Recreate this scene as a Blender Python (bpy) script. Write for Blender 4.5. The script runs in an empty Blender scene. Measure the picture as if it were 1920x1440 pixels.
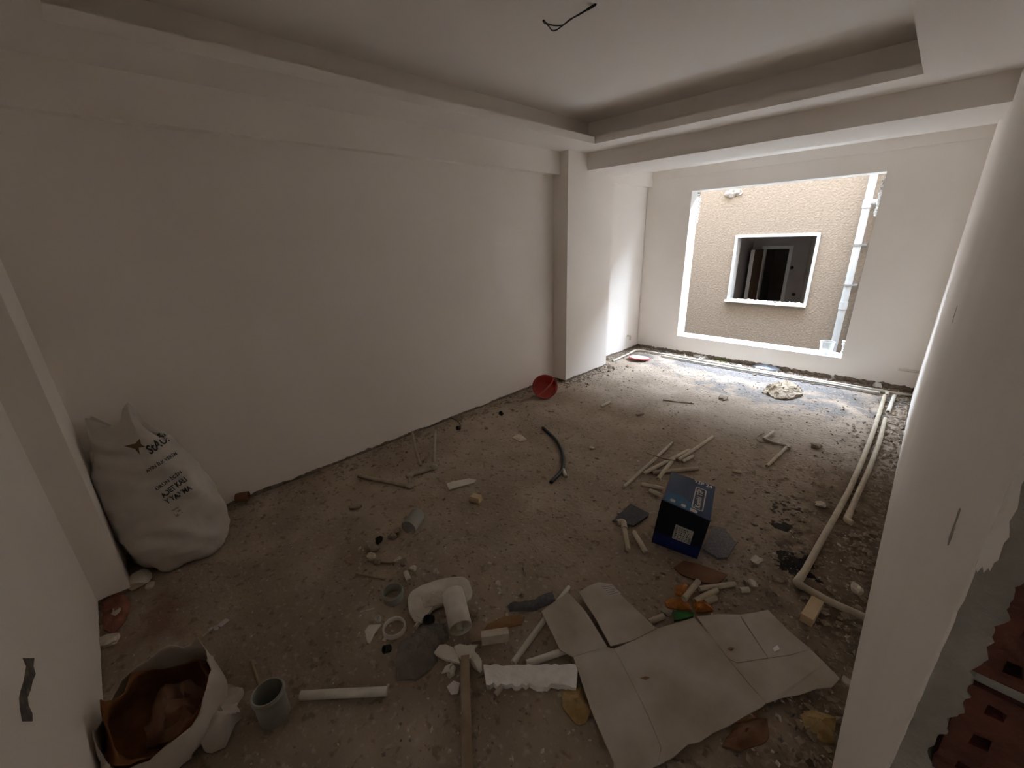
import bpy, bmesh, math, random
from mathutils import Vector, Matrix, noise
from mathutils.bvhtree import BVHTree
from mathutils.geometry import tessellate_polygon

SC = bpy.context.scene
COL = SC.collection
# ------------------------------------------------------------------ camera, sky, exposure
H = 1.79
RM = ((0.7086949718, 0.7047664885, -0.0324905149),
      (0.2145122706, -0.2591224166, -0.9417218586),
      (-0.6721130282, 0.6604239319, -0.3348198134))        # camera right, down, forward
FPX = 768.4
cam_d = bpy.data.cameras.new('camera')
cam_d.sensor_width = 36.0
cam_d.lens = FPX / 1920 * 36.0
cam_d.clip_start = 0.02
cam = bpy.data.objects.new('camera', cam_d)
COL.objects.link(cam)
rt, dn, fw = [Vector(r) for r in RM]
cam.matrix_world = Matrix(((rt.x, -dn.x, -fw.x, 0), (rt.y, -dn.y, -fw.y, 0), (rt.z, -dn.z, -fw.z, H), (0, 0, 0, 1)))
SC.camera = cam

W = bpy.data.worlds.new('overcast_sky')
SC.world = W
W.use_nodes = True
bg = W.node_tree.nodes['Background']
bg.inputs[0].default_value = (0.82, 0.955, 1.15, 1)
bg.inputs[1].default_value = 30.0
pl = bpy.data.lights.new('sky_portal', 'AREA')               # marks the open top of the light well for sky sampling
pl.shape = 'RECTANGLE'; pl.size = 10.5; pl.size_y = 5.35
pl.cycles.is_portal = True
po = bpy.data.objects.new('sky_portal', pl); COL.objects.link(po)
po.location = (-1.75, 7.62, 6.6)
po.rotation_euler = (math.atan2(-4.8, 2.3), 0, 0)
pl2 = pl.copy(); pl2.size = 9.0; pl2.size_y = 3.7
po2 = bpy.data.objects.new('sky_portal', pl2); COL.objects.link(po2); po2.location = (0, -4.35, 6.5)
SC.view_settings.view_transform = 'Standard'
SC.view_settings.look = 'None'
SC.view_settings.exposure = 1.1
SC.view_settings.gamma = 1.0
SC.view_settings.use_curve_mapping = False
SC.cycles.use_denoising = True
SC.cycles.max_bounces = 14
SC.cycles.diffuse_bounces = 10
SC.cycles.caustics_reflective = False
SC.cycles.caustics_refractive = False

CAMP = Vector((0, 0, H))
def ray(x, y):
    a, b = (x - 960) / FPX, (y - 720) / FPX
    return rt * a + dn * b + fw
def at(x, y, z=0.0):                                         # a point seen at (x, y), standing at height z
    d = ray(x, y)
    return CAMP + d * ((z - H) / d.z)
def atX(x, y, v): d = ray(x, y); return CAMP + d * (v / d.x)
def atY(x, y, v): d = ray(x, y); return CAMP + d * (v / d.y)

# ------------------------------------------------------------------ materials
def mat(name, col, rough=0.85, col2=None, nscale=6.0, ndet=6.0, bump=0.0, bscale=60.0, mix=(0.35, 0.65), spec=0.3, metal=0.0, trans=0.0, alpha=1.0, sss=0.0):
    m = bpy.data.materials.new(name); m.use_nodes = True
    nt = m.node_tree; N = nt.nodes; L = nt.links
    b = N['Principled BSDF']
    b.inputs['Base Color'].default_value = (*col, 1)
    b.inputs['Roughness'].default_value = rough
    b.inputs['Specular IOR Level'].default_value = spec
    b.inputs['Metallic'].default_value = metal
    b.inputs['Transmission Weight'].default_value = trans
    b.inputs['Alpha'].default_value = alpha
    tc = N.new('ShaderNodeTexCoord')
    if col2:
        n = N.new('ShaderNodeTexNoise'); n.inputs['Scale'].default_value = nscale; n.inputs['Detail'].default_value = ndet
        r = N.new('ShaderNodeMapRange'); r.inputs[1].default_value = mix[0]; r.inputs[2].default_value = mix[1]
        x = N.new('ShaderNodeMix'); x.data_type = 'RGBA'
        x.inputs[6].default_value = (*col, 1); x.inputs[7].default_value = (*col2, 1)
        L.new(tc.outputs['Object'], n.inputs['Vector']); L.new(n.outputs[0], r.inputs[0]); L.new(r.outputs[0], x.inputs[0])
        L.new(x.outputs[2], b.inputs['Base Color'])
        m['mixnode'] = x.name
    if bump:
        n = N.new('ShaderNodeTexNoise'); n.inputs['Scale'].default_value = bscale; n.inputs['Detail'].default_value = 5
        bp = N.new('ShaderNodeBump'); bp.inputs['Strength'].default_value = bump; bp.inputs['Distance'].default_value = 0.01
        L.new(tc.outputs['Object'], n.inputs['Vector']); L.new(n.outputs[0], bp.inputs['Height']); L.new(bp.outputs[0], b.inputs['Normal'])
    return m
M = {}
M['plaster'] = mat('gypsum_plaster', (0.87, 0.825, 0.77), 0.9, (0.835, 0.785, 0.725), 1.3, 8, 0.10, 25)
M['ceil'] = mat('ceiling_plaster', (0.86, 0.82, 0.775), 0.9, (0.83, 0.79, 0.745), 0.9, 6, 0.06, 20)
M['mortar'] = mat('grey_mortar', (0.30, 0.28, 0.24), 0.95, (0.40, 0.375, 0.33), 12, 8, 0.8, 70)
M['gap'] = mat('rough_wall_foot', (0.17, 0.135, 0.105), 0.95, (0.33, 0.27, 0.22), 25, 8, 1.0, 60)
M['brick'] = mat('red_brick', (0.17, 0.058, 0.040), 0.95, (0.10, 0.042, 0.032), 18, 8, 0.9, 55)
M['stucco'] = mat('cream_stucco', (0.262, 0.217, 0.172), 0.95, (0.203, 0.165, 0.128), 26, 9, 0.7, 38, (0.3, 0.7))
M['cream'] = mat('cream_paint', (0.36, 0.30, 0.235), 0.8, (0.34, 0.28, 0.22), 3)
M['whitepaint'] = mat('white_trim', (0.86, 0.86, 0.84), 0.6, (0.80, 0.80, 0.78), 8)
M['sill'] = mat('white_sill', (0.84, 0.84, 0.83), 0.6, (0.76, 0.76, 0.74), 9, 6, 0.1)
M['foam'] = mat('white_foam', (0.86, 0.85, 0.83), 0.9, (0.78, 0.76, 0.73), 30, 5, 0.5, 80)
M['ppr'] = mat('cream_pipe_plastic', (0.56, 0.49, 0.375), 0.5, (0.43, 0.365, 0.27), 14, 6, 0.05)
M['pprw'] = mat('white_pipe_plastic', (0.66, 0.63, 0.56), 0.5, (0.53, 0.49, 0.42), 12, 6, 0.05)
M['pprd'] = mat('dusty_pipe_plastic', (0.46, 0.39, 0.31), 0.7, (0.36, 0.30, 0.23), 14, 6, 0.1)
M['greypipe'] = mat('grey_drain_plastic', (0.33, 0.34, 0.31), 0.5, (0.27, 0.26, 0.22), 9, 6, 0.05)
M['whiteplastic'] = mat('white_plastic', (0.66, 0.62, 0.56), 0.4, (0.52, 0.47, 0.40), 11, 7)
M['dark'] = mat('black_rubber', (0.018, 0.016, 0.014), 0.6)
M['hose'] = mat('black_hose', (0.025, 0.027, 0.022), 0.5)
M['ceramic'] = mat('broken_ceramic', (0.66, 0.62, 0.55), 0.5, (0.58, 0.53, 0.46), 8)
M['stone'] = mat('pale_stone', (0.62, 0.56, 0.48), 0.95, (0.50, 0.44, 0.36), 15, 6, 0.5, 50)
M['rubble'] = mat('brown_rubble', (0.24, 0.19, 0.145), 0.95, (0.36, 0.29, 0.22), 20, 6, 0.6, 50)
M['redrubble'] = mat('red_rubble', (0.22, 0.085, 0.055), 0.95, (0.30, 0.13, 0.09), 20, 6, 0.6, 50)
M['cement'] = mat('hardened_cement', (0.20, 0.175, 0.155), 0.95, (0.15, 0.125, 0.11), 18, 8, 0.9, 60)
M['darkfoam'] = mat('dark_grey_foam', (0.085, 0.085, 0.095), 0.95, (0.13, 0.125, 0.13), 60, 4, 0.6, 120)
M['greyfoam'] = mat('speckled_grey_foam', (0.15, 0.14, 0.155), 0.95, (0.24, 0.225, 0.23), 90, 3, 0.5, 130)
M['card'] = mat('grey_white_cardboard', (0.52, 0.475, 0.42), 0.85, (0.40, 0.34, 0.27), 4.5, 8, 0.10, 18)
M['cardbrown'] = mat('brown_cardboard', (0.27, 0.155, 0.075), 0.85, (0.21, 0.115, 0.05), 7, 6, 0.1)
M['paperbag'] = mat('brown_paper', (0.23, 0.095, 0.03), 0.85, (0.13, 0.055, 0.02), 9, 6, 0.2, 30)
M['yellowpaper'] = mat('yellowed_paper', (0.42, 0.30, 0.14), 0.9, (0.28, 0.18, 0.07), 14, 8, 0.5, 40)
M['wood'] = mat('dusty_wood', (0.33, 0.25, 0.17), 0.85, (0.25, 0.185, 0.12), 12, 8, 0.2, 40)
M['palewood'] = mat('pale_wood', (0.62, 0.48, 0.30), 0.8, (0.52, 0.39, 0.235), 16, 6, 0.2, 40)
M['redboard'] = mat('red_brown_board', (0.21, 0.105, 0.055), 0.85, (0.155, 0.075, 0.04), 8, 6, 0.2)
M['orange'] = mat('orange_plastic', (0.50, 0.19, 0.04), 0.5, (0.33, 0.13, 0.03), 22, 6, 0.3, 60)
M['green'] = mat('green_plastic', (0.015, 0.14, 0.02), 0.4, (0.01, 0.09, 0.012), 9)
M['red'] = mat('red_plastic', (0.42, 0.055, 0.045), 0.4, (0.33, 0.04, 0.035), 9)
M['pinkrim'] = mat('pink_red_plastic', (0.62, 0.12, 0.12), 0.4)
M['lid'] = mat('pale_pink_lid', (0.74, 0.66, 0.66), 0.5, (0.66, 0.57, 0.57), 12)
M['bluesheet'] = mat('pale_blue_sheet', (0.55, 0.64, 0.78), 0.6, (0.48, 0.57, 0.72), 10)
M['sack'] = mat('white_woven_sack', (0.60, 0.57, 0.53), 0.7, (0.50, 0.46, 0.42), 6, 8, 0.35, 22)
M['bag'] = mat('white_thin_plastic', (0.58, 0.53, 0.48), 0.5, (0.48, 0.42, 0.37), 8, 6, 0.3, 20)
M['clear'] = mat('cloudy_clear_plastic', (0.52, 0.52, 0.50), 0.35, spec=0.5, alpha=0.5)
M['box'] = mat('blue_glossy_carton', (0.020, 0.045, 0.115), 0.22, (0.012, 0.035, 0.10), 4, spec=0.5)
M['boxfront'] = mat('navy_carton', (0.004, 0.006, 0.018), 0.45, spec=0.25)
M['boxband'] = mat('royal_blue_carton', (0.006, 0.014, 0.10), 0.45, spec=0.25)
M['boxcyan'] = mat('cyan_print', (0.01, 0.10, 0.22), 0.35)
M['ink'] = mat('dark_print_ink', (0.05, 0.05, 0.045), 0.8)
M['inkbrown'] = mat('brown_print_ink', (0.15, 0.09, 0.035), 0.8)
M['inkgrey'] = mat('grey_print_ink', (0.30, 0.27, 0.25), 0.8)
M['white'] = mat('white_print', (0.62, 0.62, 0.63), 0.6)
M['sticker'] = mat('paper_sticker', (0.52, 0.49, 0.47), 0.8, (0.44, 0.41, 0.39), 30)
M['dull'] = mat('dull_scrap', (0.34, 0.295, 0.24), 0.8, (0.24, 0.20, 0.16), 18, 6, .4, 60)
M['sand'] = mat('pale_sand', (0.27, 0.205, 0.135), 0.95, (0.34, 0.28, 0.21), 10, 6, 0.8, 60)
M['moss'] = mat('green_moss', (0.20, 0.24, 0.07), 0.95, (0.14, 0.17, 0.05), 20, 6, 0.6, 60)
M['foil'] = mat('silver_foil', (0.75, 0.75, 0.75), 0.2, metal=0.9)
M['wire'] = mat('black_wire', (0.02, 0.018, 0.014), 0.5)
M['pvcw'] = mat('white_pvc', (0.42, 0.44, 0.45), 0.35, (0.38, 0.40, 0.41), 7)
M['clamp'] = mat('grey_steel', (0.32, 0.32, 0.33), 0.4, metal=0.6)
M['ground'] = mat('concrete_yard', (0.40, 0.38, 0.35), 0.95, (0.34, 0.32, 0.29), 3)
M['door'] = mat('brown_door', (0.16, 0.10, 0.07), 0.6)

def floor_material():
    m = mat('dusty_screed', (0.33, 0.262, 0.198), 0.95, (0.46, 0.375, 0.295), 3.2, 10, 0.8, 42, (0.3, 0.72))
    nt = m.node_tree; N = nt.nodes; L = nt.links
    b = N['Principled BSDF']; tc = next(n for n in N if n.type == 'TEX_COORD')
    prev = N[m['mixnode']].outputs[2]
    geo = N.new('ShaderNodeNewGeometry')
    def blot(center, rad, sx, sy, color, scale, lo, hi, prev, strength=1.0):
        mp = N.new('ShaderNodeVectorMath'); mp.operation = 'SUBTRACT'; mp.inputs[1].default_value = (center[0], center[1], 0)
        L.new(geo.outputs['Position'], mp.inputs[0])
        sc = N.new('ShaderNodeVectorMath'); sc.operation = 'MULTIPLY'; sc.inputs[1].default_value = (1 / sx, 1 / sy, 0)
        L.new(mp.outputs[0], sc.inputs[0])
        ln = N.new('ShaderNodeVectorMath'); ln.operation = 'LENGTH'; L.new(sc.outputs[0], ln.inputs[0])
        ns = N.new('ShaderNodeTexNoise'); ns.inputs['Scale'].default_value = scale; ns.inputs['Detail'].default_value = 6
        L.new(geo.outputs['Position'], ns.inputs['Vector'])
        s1 = N.new('ShaderNodeMath'); s1.operation = 'MULTIPLY_ADD'; s1.inputs[1].default_value = rad; L.new(ns.outputs[0], s1.inputs[0])
        neg = N.new('ShaderNodeMath'); neg.operation = 'MULTIPLY'; neg.inputs[1].default_value = -1; L.new(ln.outputs['Value'], neg.inputs[0])
        L.new(neg.outputs[0], s1.inputs[2])
        r = N.new('ShaderNodeMapRange'); r.inputs[1].default_value = lo; r.inputs[2].default_value = hi; r.inputs[4].default_value = strength
        L.new(s1.outputs[0], r.inputs[0])
        x = N.new('ShaderNodeMix'); x.data_type = 'RGBA'; x.inputs[7].default_value = (*color, 1)
        L.new(prev, x.inputs[6]); L.new(r.outputs[0], x.inputs[0])
        return x.outputs[2]
    # wet oil-like spills and dark soil, window dust darkened to offset the daylight
    prev = blot((-0.55, 3.1), 2.2, 3.0, 4.2, (0.225, 0.168, 0.118), 2.2, 0.25, 0.75, prev, 0.5)
    prev = blot((0.0, 2.6), 2.0, 0.50, 2.8, (0.150, 0.108, 0.072), 6, 0.2, 0.8, prev, 0.8)
    prev = blot((-1.2, 5.75), 2.0, 2.4, 0.50, (0.120, 0.114, 0.112), 3, 0.1, 0.6, prev, 0.9)  # grey dust kept dark where the window light pools
    prev = blot((-1.0, 5.15), 3.0, 1.5, 0.38, (0.165, 0.157, 0.152), 6, 0.75, 1.15, prev, 0.8)  # second dust band, colour also lowered against the window light
    prev = blot((-0.6, 3.2), 7.0, 1.5, 1.9, (0.11, 0.078, 0.053), 11, 3.85, 4.4, prev, 0.7)
    prev = blot((-1.5, 0.0), 2.0, 3.0, 1.6, (0.225, 0.178, 0.135), 2.5, 0.2, 1.0, prev, 0.8)  # broadly darker floor tone at the near end
    prev = blot((-1.5, 2.5), 8.0, 60, 60, (0.46, 0.385, 0.31), 34, 4.55, 5.3, prev, 0.55)
    prev = blot((-1.5, 2.6), 8.0, 60, 60, (0.12, 0.088, 0.062), 21, 4.6, 5.3, prev, 0.60)
    prev = blot((-0.20, 2.40), 2.2, 0.145, 0.145, (0.012, 0.009, 0.010), 16, 0.38, 0.45, prev, 0.97)
    prev = blot((-0.335, 2.72), 2.2, 0.075, 0.065, (0.012, 0.010, 0.011), 18, 0.38, 0.45, prev, 0.97)
    prev = blot((-0.38, 2.92), 8.0, 0.16, 0.42, (0.022, 0.014, 0.011), 22, 4.05, 4.35, prev, 0.92)
    prev = blot((-0.30, 2.55), 8.0, 0.14, 0.25, (0.10, 0.045, 0.040), 9, 4.2, 4.5, prev, 0.7)
    prev = blot((-2.45, -0.22), 2.0, 0.34, 0.25, (0.20, 0.11, 0.085), 9, 0.3, 0.9, prev, 0.8)
    L.new(prev, b.inputs['Base Color'])
    return m
M['floor'] = floor_material()

# ------------------------------------------------------------------ mesh helpers
class MB:
    def __init__(s): s.v = []; s.f = []; s.m = []; s.mi = 0
    def add(s, vs, fs):
        n = len(s.v); s.v += [Vector(v) for v in vs]
        for f in fs: s.f.append([i + n for i in f]); s.m.append(s.mi)
        return s
    def box(s, x0, x1, y0, y1, z0, z1):
        vs = [(x, y, z) for z in (z0, z1) for y in (y0, y1) for x in (x0, x1)]
        return s.add(vs, [(0, 2, 3, 1), (4, 5, 7, 6), (0, 1, 5, 4), (2, 6, 7, 3), (0, 4, 6, 2), (1, 3, 7, 5)])
    def frame_box(s, o, u, v, w):                             # parallelepiped from a corner and three edge vectors
        o, u, v, w = Vector(o), Vector(u), Vector(v), Vector(w)
        vs = [o + u * a + v * b + w * c for c in (0, 1) for b in (0, 1) for a in (0, 1)]
        return s.add(vs, [(0, 2, 3, 1), (4, 5, 7, 6), (0, 1, 5, 4), (2, 6, 7, 3), (0, 4, 6, 2), (1, 3, 7, 5)])
    def prism(s, top, t):                                     # polygon of 3-D points, thickness t downwards
        top = [Vector(p) for p in top]; n = len(top)
        tris = tessellate_polygon([top])
        vs = top + [p - Vector((0, 0, t)) for p in top]
        fs = [tuple(x) for x in tris] + [tuple(reversed([i + n for i in x])) for x in tris]
        fs += [(i, i + n, (i + 1) % n + n, (i + 1) % n) for i in range(n)]
        return s.add(vs, fs)
    def tube(s, path, r, seg=14, inner=None, cap=True, rs=None):
        path = [Vector(p) for p in path]; n = len(path); rings = []
        d0 = (path[1] - path[0]).normalized()
        side = d0.cross(Vector((0, 0, 1)))
        if side.length < 1e-3: side = d0.cross(Vector((1, 0, 0)))
        side.normalize()
        def ring(p, a, b, rad): return [p + (a * math.cos(t) + b * math.sin(t)) * rad for t in [2 * math.pi * k / seg for k in range(seg)]]
        fr = []
        for i in range(n):
            d = (path[min(i + 1, n - 1)] - path[max(i - 1, 0)]).normalized()
            side = (side - d * side.dot(d)).normalized(); fr.append((side.copy(), d.cross(side)))
        vs = []
        for i in range(n): vs += ring(path[i], *fr[i], rs[i] if rs else r)
        fs = [(i * seg + k, i * seg + (k + 1) % seg, (i + 1) * seg + (k + 1) % seg, (i + 1) * seg + k) for i in range(n - 1) for k in range(seg)]
        if inner:
            o = len(vs)
            for i in range(n): vs += ring(path[i], *fr[i], inner)
            fs += [(o + i * seg + k, o + (i + 1) * seg + k, o + (i + 1) * seg + (k + 1) % seg, o + i * seg + (k + 1) % seg) for i in range(n - 1) for k in range(seg)]
            fs += [(k, o + k, o + (k + 1) % seg, (k + 1) % seg) for k in range(seg)]
            e = (n - 1) * seg
            fs += [(e + k, e + (k + 1) % seg, o + e + (k + 1) % seg, o + e + k) for k in range(seg)]
        elif cap:
            fs.append(tuple(reversed(range(seg)))); fs.append(tuple((n - 1) * seg + k for k in range(seg)))
        return s.add(vs, fs)
    def lathe(s, prof, seg=28, o=(0, 0, 0), rot=None, jit=0, seed=0):   # prof: (r, z) list
        rnd = random.Random(seed); o = Vector(o); vs = []
        for r, z in prof:
            for k in range(seg):
                t = 2 * math.pi * k / seg
                p = Vector((r * math.cos(t), r * math.sin(t), z))
                if jit: p += noise.noise_vector(p * 9 + Vector((seed, 0, 0))) * jit
                if rot: p = rot @ p
                vs.append(o + p)
        fs = [(i * seg + k, i * seg + (k + 1) % seg, (i + 1) * seg + (k + 1) % seg, (i + 1) * seg + k) for i in range(len(prof) - 1) for k in range(seg)]
        return s.add(vs, fs)
    def rock(s, c, size, seed=0, sub=1, rot=0.0, amp=0.35):
        bm = bmesh.new(); bmesh.ops.create_icosphere(bm, subdivisions=sub, radius=1)
        c = Vector(c); R_ = Matrix.Rotation(rot, 3, 'Z')
        vs = []
        for v in bm.verts:
            p = v.co.copy(); k = 1 + amp * noise.noise(p * 1.3 + Vector((seed * 7.3, seed, 0)))
            p = Vector((max(-.8, min(.8, p.x)), max(-.8, min(.8, p.y)), max(-.75, min(.75, p.z)))) * k
            vs.append(c + R_ @ Vector((p.x * size[0] / 1.6, p.y * size[1] / 1.6, p.z * size[2] / 1.5)))
        fs = [tuple(v.index for v in f.verts) for f in bm.faces]; bm.free()
        return s.add(vs, fs)
    def heap(s, outline, h, amp, seed=0, rings=7, base=0.0, freq=14, power=1.6, skirt=0.004, centre=None):   # low crumpled mound over an outline
        pts = [Vector(p) for p in outline]; dense = []
        n0 = len(pts)
        for i in range(n0):
            a, b = pts[i], pts[(i + 1) % n0]; k = max(2, int((b - a).length / 0.018))
            k = min(k, 10)
            dense += [a.lerp(b, j / k) for j in range(k)]
        c = Vector(centre) if centre is not None else sum(dense, Vector()) / len(dense)
        n = len(dense); vs = []
        for r in range(rings, 0, -1):
            q = r / rings
            for p in dense:
                w = c.lerp(p, q)
                nz = noise.noise(Vector((w.x * freq, w.y * freq, seed * 3.1)))
                jx = noise.noise_vector(Vector((w.x * freq, w.y * freq, seed * 5.7))) * amp * 0.6
                vs.append(Vector((w.x + jx.x, w.y + jx.y, base + skirt + h * (1 - q ** power) + (nz + .35) * amp)))
        vs.append(Vector((c.x, c.y, base + h + skirt)))
        fs = []
        for r in range(rings - 1):
            for k in range(n):
                fs.append((r * n + k, r * n + (k + 1) % n, (r + 1) * n + (k + 1) % n, (r + 1) * n + k))
        e = (rings - 1) * n
        fs += [(e + k, e + (k + 1) % n, len(vs) - 1) for k in range(n)]
        o = len(vs)                                           # skirt down to the base
        vs += [Vector((vs[k].x, vs[k].y, base)) for k in range(n)]
        fs += [(o + k, o + (k + 1) % n, (k + 1) % n, k) for k in range(n)]
        fs.append(tuple(reversed([o + k for k in range(n)])))
        return s.add(vs, fs)
    def build(s, name, m, parent=None, smooth=None, origin=None):
        me = bpy.data.meshes.new(name)
        if origin is None and parent is None:
            xs = [v.x for v in s.v]; ys = [v.y for v in s.v]; zs = [v.z for v in s.v]
            origin = Vector(((min(xs) + max(xs)) / 2, (min(ys) + max(ys)) / 2, min(zs)))
        if parent is not None: origin = parent_origin(parent)
        origin = Vector(origin)
        me.from_pydata([tuple(v - origin) for v in s.v], [], s.f)
        for x in (m if isinstance(m, (list, tuple)) else [m]): me.materials.append(x)
        if max(s.m, default=0) > 0: me.polygons.foreach_set('material_index', s.m)
        bm = bmesh.new(); bm.from_mesh(me); bmesh.ops.recalc_face_normals(bm, faces=bm.faces); bm.to_mesh(me); bm.free()
        if smooth is not None:
            me.polygons.foreach_set('use_smooth', [True] * len(me.polygons))
            me.set_sharp_from_angle(angle=math.radians(smooth))
        me.update()
        o = bpy.data.objects.new(name, me); COL.objects.link(o)
        o.location = origin
        if parent is not None:
            o.parent = parent; o.location = (0, 0, 0)
        return o
def parent_origin(p):
    w = Vector((0, 0, 0))
    while p is not None: w += p.location; p = p.parent
    return w
def tag(o, label, cat, group=None):
    o['label'] = label; o['category'] = cat
    if group: o['group'] = group
    return o
def empty(name, loc, label, cat, group=None):
    o = bpy.data.objects.new(name, None); COL.objects.link(o); o.location = loc; o.empty_display_size = .05
    return tag(o, label, cat, group)
def struct(name, mb, m, parent=None, smooth=None):
    o = mb.build(name, m, parent, smooth, origin=(0, 0, 0))
    if parent is None: o['kind'] = 'structure'
    return o
def text_mesh(body, size, width=None):
    cu = bpy.data.curves.new('t', 'FONT'); cu.body = body; cu.size = size; cu.align_x = 'CENTER'; cu.align_y = 'CENTER'
    cu.resolution_u = 2; cu.offset = size * 0.028
    o = bpy.data.objects.new('t', cu); COL.objects.link(o)
    dg = bpy.context.evaluated_depsgraph_get(); me = bpy.data.meshes.new_from_object(o.evaluated_get(dg))
    vs = [v.co.copy() for v in me.vertices]; fs = [tuple(p.vertices) for p in me.polygons]
    bpy.data.objects.remove(o); bpy.data.curves.remove(cu); bpy.data.meshes.remove(me)
    if width and vs:
        w = max(v.x for v in vs) - min(v.x for v in vs)
        for v in vs: v.x *= width / w
    return vs, fs
def arc(a, b, c, n=8):                                        # quadratic curve through control point b
    a, b, c = Vector(a), Vector(b), Vector(c)
    return [a * (1 - t) ** 2 + b * 2 * t * (1 - t) + c * t * t for t in [i / n for i in range(n + 1)]]
def bent(pts, rad=0.03, n=4):                                 # polyline with rounded corners
    pts = [Vector(p) for p in pts]; out = [pts[0]]
    for i in range(1, len(pts) - 1):
        a, b, c = pts[i - 1], pts[i], pts[i + 1]
        d1 = (a - b); d2 = (c - b); k = min(rad, d1.length * .45, d2.length * .45)
        out += arc(b + d1.normalized() * k, b, b + d2.normalized() * k, n)
    return out + [pts[-1]]

# ------------------------------------------------------------------ the room
S = 1.17
XL, XR, YW = -3.294, 0.117, 6.224
CX, CY0, CY1 = -3.089, 4.013, 4.950
ZB, ZS, ZC = 2.445, 2.673, 2.945
YB0, YB1, ZBB = 4.376, 5.030, 2.498
ZBAY = 2.632
YBK = -0.418
YE = 0.702
HX0 = -1.15                                                   # where the entry opening starts in the back wall

def ragged_wall(mb, a, b, nrm, z_top, t=0.02, seed=0, z_lo=0.035, amp=0.016, step=0.02, bumps=0.0):
    """a plaster coat from a to b (2-D), its face on the line, t thick away from the room, with an uneven lower edge"""
    a, b, nrm = Vector(a), Vector(b), Vector(nrm); L_ = (b - a).length; n = max(2, int(L_ / step))
    lo = []
    for i in range(n + 1):
        p = a.lerp(b, i / n); q = i / n * L_
        z = z_lo + amp * (noise.noise(Vector((q * 3.1, seed, 0))) + .6 * noise.noise(Vector((q * 17, seed, 4))) + .5 * noise.noise(Vector((q * 45, seed, 8))))
        lo.append((p, max(0.008, z)))
    vs = []
    for p, z in lo:
        vs += [(p.x, p.y, z), (p.x, p.y, z_top), (p.x - nrm.x * t, p.y - nrm.y * t, z), (p.x - nrm.x * t, p.y - nrm.y * t, z_top)]
    fs = []
    for i in range(n):
        k = i * 4; j = k + 4
        fs += [(k, j, j + 1, k + 1), (k + 2, k + 3, j + 3, j + 2), (k, k + 2, j + 2, j), (k + 1, j + 1, j + 3, k + 3)]
    fs += [(0, 1, 3, 2), (n * 4, n * 4 + 2, n * 4 + 3, n * 4 + 1)]
    mb.add(vs, fs)

# floor: uneven dusty screed
mb = MB()
gx0, gx1, gy0, gy1, st = -3.5, 1.6, -2.3, 6.26, 0.035
nx, ny = int((gx1 - gx0) / st), int((gy1 - gy0) / st)
vs = []
for j in range(ny + 1):
    for i in range(nx + 1):
        x = gx0 + (gx1 - gx0) * i / nx; y = gy0 + (gy1 - gy0) * j / ny
        rough = 0.5 + 0.9 * max(0, min(1, (x + 0.75) / 0.5)) + 0.5 * max(0, min(1, (y - 4.4) / .8))
        z = (noise.noise(Vector((x * 3, y * 3, 0))) * .5 + noise.noise(Vector((x * 11, y * 11, 3))) * .35 + noise.noise(Vector((x * 27, y * 27, 7))) * .25 - .5) * 0.007 * rough
        vs.append((x, y, z))
fs = [(j * (nx + 1) + i, j * (nx + 1) + i + 1, (j + 1) * (nx + 1) + i + 1, (j + 1) * (nx + 1) + i) for j in range(ny) for i in range(nx)]
mb.add(vs, fs)
FLOOR = struct('floor', mb, M['floor'], smooth=60)

# ceiling: tray with hidden cove, margins, slab
TX0, TX1, TY0, TY1 = -2.744, -0.314, 0.14, 4.001
mb = MB(); mb.box(-3.7, 1.7, -2.5, 6.47, ZC, ZC + .2)
ceil = struct('ceiling', mb, M['ceil'])
mb = MB()
RC = 0.28; zt = 2.735
def ring_box(mb, ox0, ox1, oy0, oy1, ix0, ix1, iy0, iy1, z0, z1):
    mb.box(ox0, ix0, oy0, oy1, z0, z1); mb.box(ix1, ox1, oy0, oy1, z0, z1)
    mb.box(ix0, ix1, oy0, iy0, z0, z1); mb.box(ix0, ix1, iy1, oy1, z0, z1)
ring_box(mb, XL - .02, XR + .02, -.40, YB0 + .02, TX0, TX1, TY0, TY1, ZS, zt)
struct('soffit', mb, M['ceil'], ceil)
mb = MB()
ring_box(mb, XL - .02, XR + .02, -.40, YB0 + .02, TX0 - RC, TX1 + RC, TY0 - RC, TY1 + RC, zt, ZC)
struct('cove', mb, M['ceil'], ceil)
mb = MB(); mb.box(CX - .15, XR + .05, YB0, YB1, ZBB, ZC)
struct('cross_beam', mb, M['ceil'], ceil)
mb = MB(); mb.box(XL - .05, XR + .05, YB1 - .01, YW + .05, ZBAY, ZC)
struct('bay_ceiling', mb, M['ceil'], ceil)

# left wall with beam and column
mb = MB(); mb.box(XL - .25, XL - .02, YBK - .25, 6.47, -.05, ZC)
wl = struct('wall_left', mb, M['gap'])
mb = MB(); ragged_wall(mb, (XL, -.30), (XL, CY0 + .05), (1, 0), ZS, .02, 1, amp=.022); struct('plaster_coat', mb, M['plaster'], wl)
mb = MB(); ragged_wall(mb, (XL - .006, CY1 - .05), (XL - .006, YW + .02), (1, 0), ZBAY, .016, 2); struct('plaster_coat', mb, M['plaster'], wl)
mb = MB(); mb.box(XL - .02, -3.206, -.29, CY0 + .02, ZB, ZS + .01); struct('beam', mb, M['plaster'], wl)
mb = MB(); mb.box(XL - .02, -3.223, CY1 - .02, YW + .01, 2.434, ZBAY + .01); struct('beam', mb, M['plaster'], wl)
mb = MB()
ragged_wall(mb, (CX, CY0), (CX, CY1), (1, 0), ZS + .01, .02, 5)
ragged_wall(mb, (XL, CY0), (CX - .02, CY0), (0, -1), ZS + .01, .02, 6)
ragged_wall(mb, (CX - .02, CY1), (XL, CY1), (0, 1), ZS + .01, .02, 7)
colm = struct('column', mb, M['plaster'], wl)
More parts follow.
